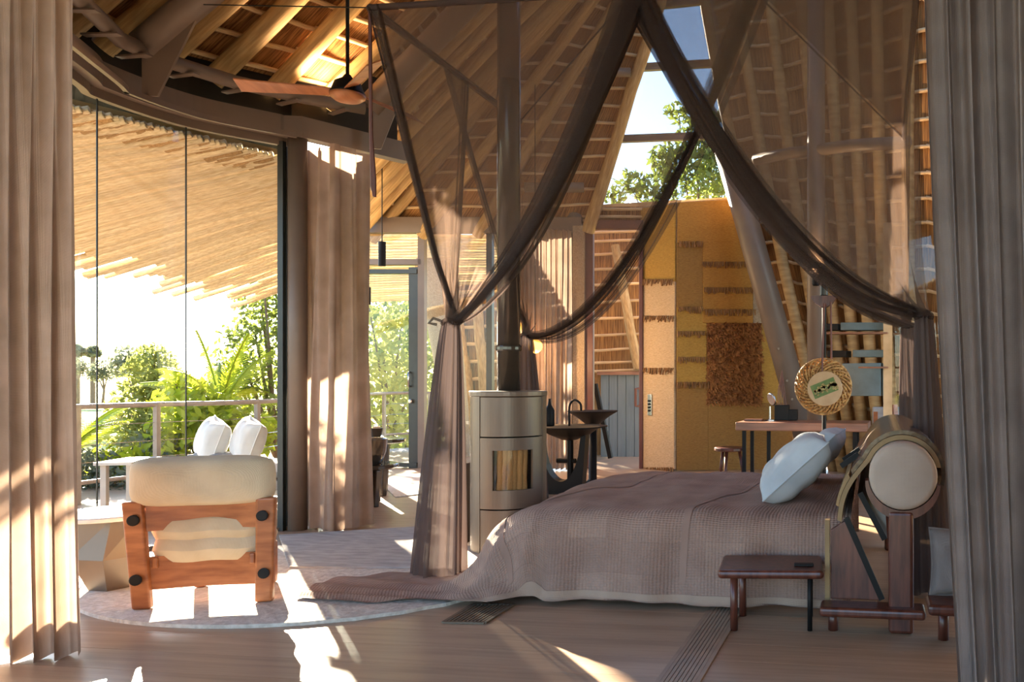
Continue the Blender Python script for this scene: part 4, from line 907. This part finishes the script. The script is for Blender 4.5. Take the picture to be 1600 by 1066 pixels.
# side table
tb = PZ(150, 930); tb.y += .1; e = empty('side_table', tb, label='small side table with folded steel base by the curtain', cat='side table')
MB().lathe((0, 0, 0), [(.28, .455), (.29, .462), (.29, .478), (.28, .485)], 40).obj('top', M_WHITE, e)
m = MB()
for k in range(5):
    a0, a1 = 2 * PI * k / 5 + .3, 2 * PI * (k + 1) / 5 + .3; m.add([(.10 * math.cos(a0), .10 * math.sin(a0), 0), (.10 * math.cos(a1), .10 * math.sin(a1), 0), (.20 * math.cos(a1), .20 * math.sin(a1), .22), (.16 * math.cos(a1 + .2), .16 * math.sin(a1 + .2), .455), (.16 * math.cos(a0 + .2), .16 * math.sin(a0 + .2), .455), (.20 * math.cos(a0), .20 * math.sin(a0), .22)], [(0, 1, 2, 5), (5, 2, 3, 4)])
m.obj('base', M_STOVE, e)
# rugs
rgc = PT(330, 0, 4.95); 
def disc_rug(c_, rx, ry, z0, z1, n=64):
    return MB().add([c_ + Vector((rx * math.cos(2 * PI * k / n) * (1 + .01 * math.sin(k * 3)), ry * math.sin(2 * PI * k / n), z)) for z in (z0, z1) for k in range(n)], [tuple(range(n, 2 * n)), tuple(range(n - 1, -1, -1))] + [(k, (k + 1) % n, n + (k + 1) % n, n + k) for k in range(n)])
rgc = Vector((-3.62, 4.75, 0)); disc_rug(rgc, 1.35, 1.05, .0, .02).obj('round_rug', M_RUG, label='round pale wool rug under the lounge chair', cat='rug')
gq = [PZ(436, 842), PZ(660, 828), PZ(650, 893), PZ(452, 893)]
m = MB().slab([q + Vector((0, 0, .0205)) for q in gq], (0, 0, .012)); m.obj('grey_rug', M_RUGG, label='grey flatwoven rug between the linen curtain and the bed foot', cat='rug')
lq = [PZ(560, 772), PZ(690, 742), PZ(715, 775), PZ(590, 815)]
MB().slab([q + Vector((0, 0, .001)) for q in [PZ(595, 756), PZ(660, 740), PZ(668, 772), PZ(618, 778)]], (0, 0, .01)).obj('dining_rug', M_RUG, label='small pale rug beside the black dining table', cat='rug')
# floor grilles
def grille(name, label, q, n, mt=M_BLACK, gap=.55):
    e = empty(name, (q[0] + q[2]) / 2, label=label, cat='floor vent'); z = Vector((0, 0, .001))
    local(MB().slab([p + z for p in q], (0, 0, .003)), e).obj('backing', M_SUBFLOOR, e)
    for k in range(n + 1):
        f = k / n; a, b = q[0].lerp(q[1], f), q[3].lerp(q[2], f); local(MB().bar(a + z * 5, b + z * 5, (q[1] - q[0]).length / n * gap if 0 < k < n else .02, .008), e).obj('slat', mt, e)
    for a, b in ((q[0], q[1]), (q[3], q[2])): local(MB().bar(a + z * 5, b + z * 5, .02, .008), e).obj('end_bar', mt, e)
M_GRILLE = mat('bronze_grille', (.17, .125, .085), rough=.45); M_GRILLEW = mat('wood_grille', (.36, .245, .165), rough=.4)
grille('floor_grille', 'small rectangular bronze floor grille beside the bedspread hem', [PZ(739, 946), PZ(803, 946), PZ(757, 975), PZ(693, 974)], 11, M_GRILLE)
grille('floor_grille', 'long linear wooden floor grille running toward the bedside stool', [PZ(1112, 950), PZ(1160, 950), PZ(1060, 1120), PZ(990, 1120)], 9, M_GRILLEW, .80)

# ================================================================== CEILING FAN, PENDANTS
fp = P(543, 150, 6.0); fn_ = empty('ceiling_fan', fp, label='ceiling fan with three reddish wooden blades on a long rod', cat='ceiling fan')
MB().tube([(0, 0, .1), (0, 0, 2.0)], .013, 8).obj('rod', M_BLACK, fn_, smooth=True)
MB().lathe((0, 0, 0), [(.02, .16), (.04, .13), (.09, .10), (.115, .03), (.125, .01)], 24).obj('motor_housing', M_BLACK, fn_, smooth=True)
MB().lathe((0, 0, 0), [(.125, .01), (.122, -.01), (.09, -.035), (.03, -.045)], 24).obj('bottom_cap', M_FAN, fn_, smooth=True)
for k, a in enumerate((math.radians(200), math.radians(80), math.radians(-40))):
    m = MB(); d = Vector((math.cos(a), math.sin(a), 0)); s_ = Vector((-math.sin(a), math.cos(a), 0)); z = Vector((0, 0, .02 if k == 0 else .04)); tilt = Vector((0, 0, .02 if k == 0 else .05))
    m.slab([d * .10 - s_ * .05 - tilt * .5 + z, d * .10 + s_ * .05 + tilt * .5 + z, d * .74 + s_ * .075 + tilt + z, d * .74 - s_ * .075 - tilt + z], (0, 0, .012)); m.obj('blade', M_FAN, fn_, bevel=.004)
def lamp_light(e, loc, power, col=(1, .62, .3), r=.05, spot=None, up=False):
    l = bpy.data.lights.new('bulb', 'SPOT' if spot else 'POINT'); l.energy = power; l.color = col; l.shadow_soft_size = r
    if spot: l.spot_size = math.radians(spot); l.spot_blend = .8
    o = bpy.data.objects.new('bulb', l); COL.objects.link(o); o.parent = e; o.location = loc
    if up: o.rotation_euler = up
    return o
def uplight(p, lb, power, rot):
    e = empty('uplight', p, label=lb, cat='lamp', group='uplights')
    MB().lathe((0, 0, 0), [(.03, -.06), (.045, -.05), (.045, .05), (.04, .055)], 16).obj('housing', M_BLACK, e)
    lamp_light(e, (0, 0, .08), power, (1, .66, .36), .06, 150, rot)
uplight(COLUMN + Vector((.16, .12, 3.72)), 'small black uplight on the ring beam above the pinkish curtain', 50, (math.radians(180), 0, 0))
uplight(PT(1275, 2.42, 9.25), 'small black uplight fixed to the upright steel column', 90, (math.radians(180), 0, 0))
for u, v0, v1, t, lb in ((597, 378, 416, 9.5, 'slim black cylinder pendant hanging in front of the rear door transom'), (574, 449, 476, 10.2, 'slim black cylinder pendant hanging lower beside the linen curtain')):
    tp, bt = P(u, v0, t), P(u, v1, t); e = empty('pendant_lamp', bt, label=lb, cat='pendant lamp')
    local(MB().tube([bt, tp], .042, 16), e).obj('shade', M_BLACK, e, smooth=False); local(MB().tube([tp, tp + Vector((0, 0, 3.0))], .006, 6), e).obj('cable', M_BLACK, e)
for u, v, r, t, lb in ((836, 541, 10, 10.4, 'glowing amber globe lamp beside the far net column'), (806, 511, 9, 10.9, 'glowing amber globe lamp half hidden behind the flue')):
    c_ = P(u, v, t); R = r * t / F_PX * 1.1; e = empty('globe_lamp', c_, label=lb, cat='lamp')
    MB().lathe((0, 0, 0), [(R * math.sin(PI * k / 14) + .001, -R * math.cos(PI * k / 14)) for k in range(15)], 24).obj('globe', M_GLOBE, e, smooth=True)
    MB().tube([(0, 0, R), (0, 0, 3.4 if u > 820 else 2.2)], .006, 6).obj('cable', M_BLACK, e); lamp_light(e, (0, 0, -R - .05), 25); MB().lathe((0, 0, R), [(.04, -.02), (.03, .03)], 12).obj('cap', M_BLACK, e)

# ================================================================== DINING NOOK
def black_table(name, label, c_, r, h, cat='table'):
    e = empty(name, c_, label=label, cat=cat)
    MB().lathe((0, 0, 0), [(r - .02, h - .045), (r, h - .035), (r, h - .008), (r - .01, h)], 32).obj('top', M_BRONZE, e)
    for k in range(3):
        a = 2 * PI * k / 3 - .5; d = Vector((math.cos(a), math.sin(a), 0)); s_ = Vector((-math.sin(a), math.cos(a), 0)) * .025
        q = [d * r * .35 - s_ + Vector((0, 0, h - .05)), d * r * .85 - s_ + Vector((0, 0, h - .05)), d * r * .72 - s_, d * r * .5 - s_]; MB().slab(q, s_ * 2).obj('leg', M_BRONZE, e, bevel=.008)
    return e
d0 = PT(583, 0, 8.9); black_table('dining_table', 'round black dining table near the rear glass door', d0, .34, .62)
d1_ = PT(571, 0, 8.15); black_table('low_table', 'low black round table under the ice bucket', d1_, .31, .42)
ib = empty('ice_bucket', d1_ + Vector((-.02, 0, .42)), label='dark oval ice bucket with blue inside on the low table', cat='bucket')
MB().lathe((0, 0, 0), [(.17, 0), (.21, .12), (.225, .25), (.23, .255), (.215, .25), (.2, .14), (.16, .02)], 28).obj('bowl', M_BRONZE, ib, smooth=True)
MB().lathe((0, 0, 0), [(.2, .2), (.2, .205)], 28).obj('water', mat('blue_water', (.06, .2, .36), rough=.1), ib)
cd_ = empty('candle_holder', d0 + Vector((.07, -.05, .62)), label='small dark glass candle holder on the dining table', cat='candle'); MB().lathe((0, 0, 0), [(.045, 0), (.075, .12), (.07, .12), (.04, .015)], 8).obj('cup', M_BRONZE, cd_); MB().lathe((0, 0, 0), [(.04, .02), (.04, .13), (.03, .14)], 14).obj('candle', M_CANVAS, cd_)
tr_ = MB().lathe(d0 + Vector((-.1, 0, .62)), [(.17, 0), (.19, .02), (.17, .012)], 28).obj('tray', M_BLACK, label='flat black tray on the dining table', cat='tray')

# ================================================================== WASHBASIN
wb = PT(882, 0, 9.0); wz = empty('washbasin_stand', wb, label='black pedestal washbasin with wide dish and cut-out base', cat='washbasin')
wdir = RT; wn = Vector((-RT.y, RT.x, 0))
rows_ = []
for sg in (0, 1):
    off = wn * (-.12 if sg == 0 else .12)
    rows_.append(off)
m = MB(); n = 20
def outer(f): return -.33 + .66 * f
for k in range(n):
    for off in rows_: pass
prof_o = []
for k in range(n + 1):
    x = -.30 + .56 * k / n; hh = .66 if abs(x + .02) > .22 else .66 - .52 * math.sqrt(max(0, 1 - ((x + .02) / .22) ** 2)); prof_o.append((x, hh))
for (x0, h0), (x1, h1) in zip(prof_o, prof_o[1:]): m.slab([wdir * x0 * .82 - wn * .1, wdir * x1 * .82 - wn * .1, wdir * x1 - wn * .1 + Vector((0, 0, h1)), wdir * x0 - wn * .1 + Vector((0, 0, h0))], wn * .2)
m.obj('pedestal', M_BLACK, wz)
MB().lathe((.06, 0, 0), [(.08, .60), (.22, .66), (.33, .73), (.42, .745), (.42, .755), (.32, .745), (.2, .68), (.05, .64)], 40).obj('dish', M_BLACK, wz, smooth=True)
MB().tube([(.06, .02, .15), (.06, .02, .62)], .035, 10).obj('waste_pipe', M_BLACK, wz); MB().tube([(-.1, .03, .36), (.12, .03, .36)], .028, 10).obj('trap', M_BLACK, wz)
MB().tube(catmull([wn * .22 + wdir * .0 + Vector((0, 0, .74)), wn * .22 + Vector((0, 0, .96)), wn * .2 + wdir * .06 + Vector((0, 0, 1.04)), wn * .16 + wdir * .14 + Vector((0, 0, 1.0)), wn * .16 + wdir * .15 + Vector((0, 0, .92))], 20), .013, 8).obj('tap', M_BLACK, wz, smooth=True)
b = MB().lathe(wb + wdir * -.16 + Vector((0, -.02, .752)), [(.05, 0), (.055, .02), (.055, .18), (.02, .24), (.012, .30), (.016, .31)], 18).obj('soap_bottle', M_BLACK, smooth=True, label='black soap bottle with slim neck on the washbasin', cat='bottle')
b = empty('wash_bowl', wb + Vector((.02, .85, 0)), label='second black dish basin behind the first one', cat='washbasin'); MB().lathe((0, 0, 0), [(.05, .70), (.2, .82), (.3, .88), (.31, .89), (.2, .84)], 32).obj('dish', M_BLACK, b, smooth=True); MB().lathe((0, 0, 0), [(.12, 0), (.05, .05), (.05, .72)], 20).obj('stem', M_BLACK, b, smooth=True)

# ================================================================== DESK CORNER
dkp = [P(1149, 660, 8.6), P(1352, 665, 8.5)]; dz = dkp[0].z
dsk = empty('writing_desk', PT(1250, 0, 8.7), label='long reddish wood desk on thin black legs under the basket lamp', cat='desk')
a, b = P(1149, 658, 8.6), P(1356, 664, 8.35); a.z = b.z = dz
dd = (b - a).normalized(); dn_ = Vector((-dd.y, dd.x, 0))
local(MB().slab([a, b, b + dn_ * .6, a + dn_ * .6], (0, 0, -.09)), dsk).obj('top', M_DESK, dsk, bevel=.01)
for f, g in ((.06, .06), (.06, .5), (.22, .3), (.9, .06), (.9, .5)):
    p = a.lerp(b, f) + dn_ * g; local(MB().bar(Vector((p.x, p.y, 0)), Vector((p.x, p.y, dz - .09)), .04, .04), dsk).obj('leg', M_BLACK, dsk)
stp = PT(1140, 0, 9.6); e = empty('desk_stool', stp, label='small round dark wood stool before the straw hanging', cat='stool'); MB().lathe((0, 0, 0), [(.17, .42), (.185, .43), (.185, .455), (.17, .465)], 28).obj('seat', M_REDWOOD, e, smooth=False)
for k in range(3): an = 2 * PI * k / 3 + .4; MB().tube([(.19 * math.cos(an), .19 * math.sin(an), 0), (.12 * math.cos(an), .12 * math.sin(an), .42)], .02, 8).obj('leg', M_REDWOOD, e, smooth=True)
mp_ = P(1203, 654, 8.9); mp_.z = dz; e = empty('vanity_mirror', mp_, label='small round chrome mirror standing on the desk', cat='mirror')
MB().lathe((0, 0, 0), [(.06, 0), (.06, .012), (.012, .02), (.01, .16)], 20).obj('base', M_CHROME, e); 
mm = MB().lathe((0, 0, 0), [(.066, -.012), (.075, -.006), (.075, .006), (.06, .012)], 24, 'Y').obj('mirror_head', M_CHROME, e); mm.location = (.02, -.01, .24); mm.rotation_euler = (math.radians(20), 0, math.radians(-50))
for k, (u, w_, h_, lb) in enumerate(((1222, .16, .17, 'black upright letter box on the desk behind the mirror'), (1238, .12, .12, 'small black open box on the desk by the pipe'))):
    p = P(u, 654, 9.0); MB().box((p.x, p.y, dz + h_ / 2 + .002), (w_, .12, h_)).obj('desk_box', M_BLACK, bevel=.006, label=lb, cat='box')
p = P(1178, 654, 8.85); MB().box((p.x, p.y, dz + .012), (.2, .15, .02)).obj('notebook', M_REDWOOD, bevel=.004, label='flat dark notebook lying on the desk', cat='book')
m_ = empty('red_cords', P(1222, 585, 10.3), label='bunch of thin reddish cords hanging beside the pipe', cat='cord')
for k in range(5): MB().tube([(0, 0, .05), (.02 * k - .05, .01, -.2), (.03 * k - .06, 0, -.52)], .006, 5).obj('cord', M_CORDL, m_)
# basket on stand
bk = P(1287, 604, 7.9); bs = empty('basket_lamp_stand', Vector((bk.x, bk.y, 0)), label='thin black stand with wooden hanger for the woven basket', cat='stand')
zb = bk.z
MB().tube([(0, .06, 0), (0, .06, 2.15)], .022, 10).obj('pole', M_BLACK, bs); MB().lathe((0, .06, 0), [(.16, 0), (.16, .02), (.03, .03)], 24).obj('foot', M_BLACK, bs)
MB().lathe((0, .06, 0), [(.025, 2.1), (.04, 2.12), (.04, 2.22), (.02, 2.26)], 14).obj('finial', M_DARKGREEN, bs)
zt = P(1286, 462, 7.9).z
m = MB(); m.add([(-.125, .0, zt), (.125, .0, zt), (.125, .0, zt - .02), (.09, .0, zt - .07), (.03, 0, zt - .11), (-.03, 0, zt - .11), (-.09, .0, zt - .07), (-.125, .0, zt - .02)] + [(-.125, .1, zt), (.125, .1, zt), (.125, .1, zt - .02), (.09, .1, zt - .07), (.03, .1, zt - .11), (-.03, .1, zt - .11), (-.09, .1, zt - .07), (-.125, .1, zt - .02)], [tuple(range(8)), tuple(range(15, 7, -1))] + [(k, (k + 1) % 8, 8 + (k + 1) % 8, 8 + k) for k in range(8)]); m.obj('hanger', M_REDWOOD, bs)
bsk = empty('woven_basket', Vector((bk.x, bk.y - .06, bk.z)), label='round woven straw basket hat hanging by leather straps', cat='basket')
M_WEAVE = mat('woven_cane', (.62, .36, .12), (.26, .11, .03), rough=.6, scale=30, bump=.8)
for sg in (1, -1):
    for k in range(30):
        a0 = 2 * PI * k / 30; m = MB(); m.tube([((.13 + (.27 - .13) * q / 5) * math.cos(a0 + sg * .16 * q), .02 * math.sin(q * 1.5 + k) * .5 + .035 * (1 - (q / 5) ** 2) * -1 + sg * .006, (.13 + (.27 - .13) * q / 5) * math.sin(a0 + sg * .16 * q)) for q in range(6)], .011, 5); m.obj('cane', M_WEAVE, bsk, smooth=True, recalc=False)
MB().tube([(.27 * math.cos(2 * PI * k / 40), 0, .27 * math.sin(2 * PI * k / 40)) for k in range(41)], .014, 6).obj('rim', M_WEAVE, bsk, smooth=True)
MB().lathe((0, 0, 0), [(.26, .03), (.2, .05), (.05, .055)], 32, 'Y').obj('backing', M_WEAVE, bsk)
pq = empty('painted_disc', Vector((bk.x + .02, bk.y - .13, bk.z - .02)), label='round wooden disc with a painted leafy landscape in front of the basket', cat='ornament')
MB().lathe((0, 0, 0), [(.165, -.012), (.17, -.008), (.17, .008), (.165, .012)], 36, 'Y').obj('disc', mat('tan_wood', (.58, .38, .2), (.5, .31, .15), rough=.5), pq)
Rm = Matrix.Rotation(math.radians(-22), 3, 'Y')
MB().add([Rm @ Vector(q) for q in ((-.125, -.014, -.06), (.12, -.014, -.06), (.12, -.014, .075), (-.125, -.014, .075))], [(0, 1, 2, 3)]).obj('painted_field', mat('painting_green', (.16, .22, .06), (.10, .17, .04), scale=20), pq)
m = MB(); rg = random.Random(4)
for k in range(60):
    x, z = rg.uniform(-.11, .12), rg.gauss(0, .02); c_ = Rm @ Vector((x, -.0155, z)); r = rg.uniform(.008, .02); m.add([c_ + Vector((r, 0, 0)), c_ + Vector((0, 0, r)), c_ + Vector((-r, 0, 0)), c_ + Vector((0, 0, -r))], [(0, 1, 2, 3)])
m.obj('painted_leaves', mat('painting_ochre', (.5, .38, .14), (.3, .22, .06), scale=30), pq, recalc=False)
MB().bar(Rm @ Vector((-.12, -.017, -.03)), Rm @ Vector((.1, -.017, .0)), .006, .002).obj('painted_branch', M_BLACK, pq)
for x0, x1, zb_ in ((-.01, .01, .17), (.10, .09, .2)): MB().tube([(x0 - .02, .02, zb_ - .03), (x1 - .02, .06, zt - bk.z - .06)], .011, 6).obj('strap', M_CORDL, pq if x0 < 0 else bsk)
# basket glow bulb
# shelves with boxes
for z, v, lb in ((0, 519, 'upper thin shelf holding blue-grey boxes'), (1, 573, 'lower thin shelf holding blue-grey boxes')):
    a, b = P(1284, v, 8.5), P(1386, v, 8.2); MB().slab([a, b, b + Vector((.05, .22, 0)), a + Vector((.05, .22, 0))], (0, 0, -.018)).obj('wall_shelf', M_DESK, label=lb, cat='shelf')
def bxpx(u0, u1, v0, v1, t, dp, name, mt, label, cat='box', group=None):
    a, b = P(u0, v1, t), P(u1, v1, t - .12); h = (v1 - v0) * t / F_PX; MB().slab([a, b, b + Vector((0, 0, h)), a + Vector((0, 0, h))], Vector((.05, dp, 0))).obj(name, mt, bevel=.006, label=label, cat=cat, group=group)
bxpx(1313, 1384, 504, 516, 8.42, .2, 'storage_box', M_BLUEBOX, 'long flat blue-grey box on the upper shelf'); bxpx(1284, 1309, 506, 516, 8.5, .2, 'storage_box', M_BLACK, 'short black box at the upper shelf end')
bxpx(1332, 1384, 547, 558, 8.4, .2, 'storage_box', M_BLUEBOX, 'flat blue-grey box on the lower shelf'); bxpx(1292, 1322, 548, 558, 8.5, .2, 'storage_box', M_BLACK, 'flat black box on the lower shelf')
bxpx(1316, 1376, 568, 619, 8.38, .22, 'wall_cabinet', M_BLUEBOX, 'square blue-grey wall cabinet below the shelves', 'cabinet')
# outdoor chair beyond side window
oc = empty('terrace_chair', PT(1398, 0, 9.3), label='wooden terrace chair seen through the side window', cat='chair'); MB().box((0, 0, .42), (.5, .5, .08)).obj('seat', M_RAIL, oc); MB().box((-.05, .2, .70), (.42, .06, .5)).obj('backrest', M_RUGG, oc, bevel=.02); MB().bar((.06, -.1, .0), (.0, .05, .98), .05, .05).obj('leg', M_CHAIRWOOD, oc); MB().bar((-.22, -.2, .0), (-.22, .2, .9), .05, .05).obj('leg', M_CHAIRWOOD, oc)
# terrace sofa with pillows
osf = PT(372, 0, 7.6); os_ = empty('terrace_daybed', osf, .35, label='terrace daybed with white mattress and wooden posts', cat='daybed')
MB().box((-.1, .1, .30), (1.25, .8, .09)).obj('frame', M_RAIL, os_, bevel=.01); cushion('mattress', (-.1, .1, .42), (1.2, .78, .15), M_WHITE, os_, 0, 8)
for x, y in ((-.66, -.22), (.46, -.22), (-.66, .42), (.46, .42)): MB().box((x, y, .12), (.07, .07, .34)).obj('leg', M_RAIL, os_)
for x, y in ((.46, -.25), (.46, .05), (.46, .40)): MB().bar((x, y, .3), (x + .07, y, .84), .07, .05).obj('back_post', M_RAIL, os_)
for k, (u, lb) in enumerate(((332, 'plump white terrace pillow with dark seam farthest along the daybed'), (388, 'plump white terrace pillow with dark seam against the daybed post'))):
    p = P(u, 688, 7.55); o = pillow('terrace_pillow', lb, p, (.38, .40, .24), (math.radians(75), math.radians(12), math.radians(-35)), M_WHITE)
for k, (u, lb) in enumerate(((318, 'dark grey folded blanket on the daybed beside the pillows'), (345, 'dark grey rolled throw resting under the white pillows'))):
    p = P(u, 712, 7.5); p.z = .50; pillow('folded_throw', lb, p + Vector((0, 0, .05)), (.26, .2, .09), (0, 0, .3 + k), M_RUGG)
tbp = P(240, 720, 8.0); e = empty('terrace_table', Vector((tbp.x, tbp.y, 0)), .3, label='white slatted terrace table beside the daybed', cat='table')
for k in range(4): MB().box((0, -.21 + .14 * k, tbp.z), (.75, .13, .03)).obj('slat', M_DECK, e)
for x in (-.32, .32):
    for y in (-.2, .2): MB().box((x, y, tbp.z / 2 - .02), (.05, .05, tbp.z - .0)).obj('leg', M_DECK, e)
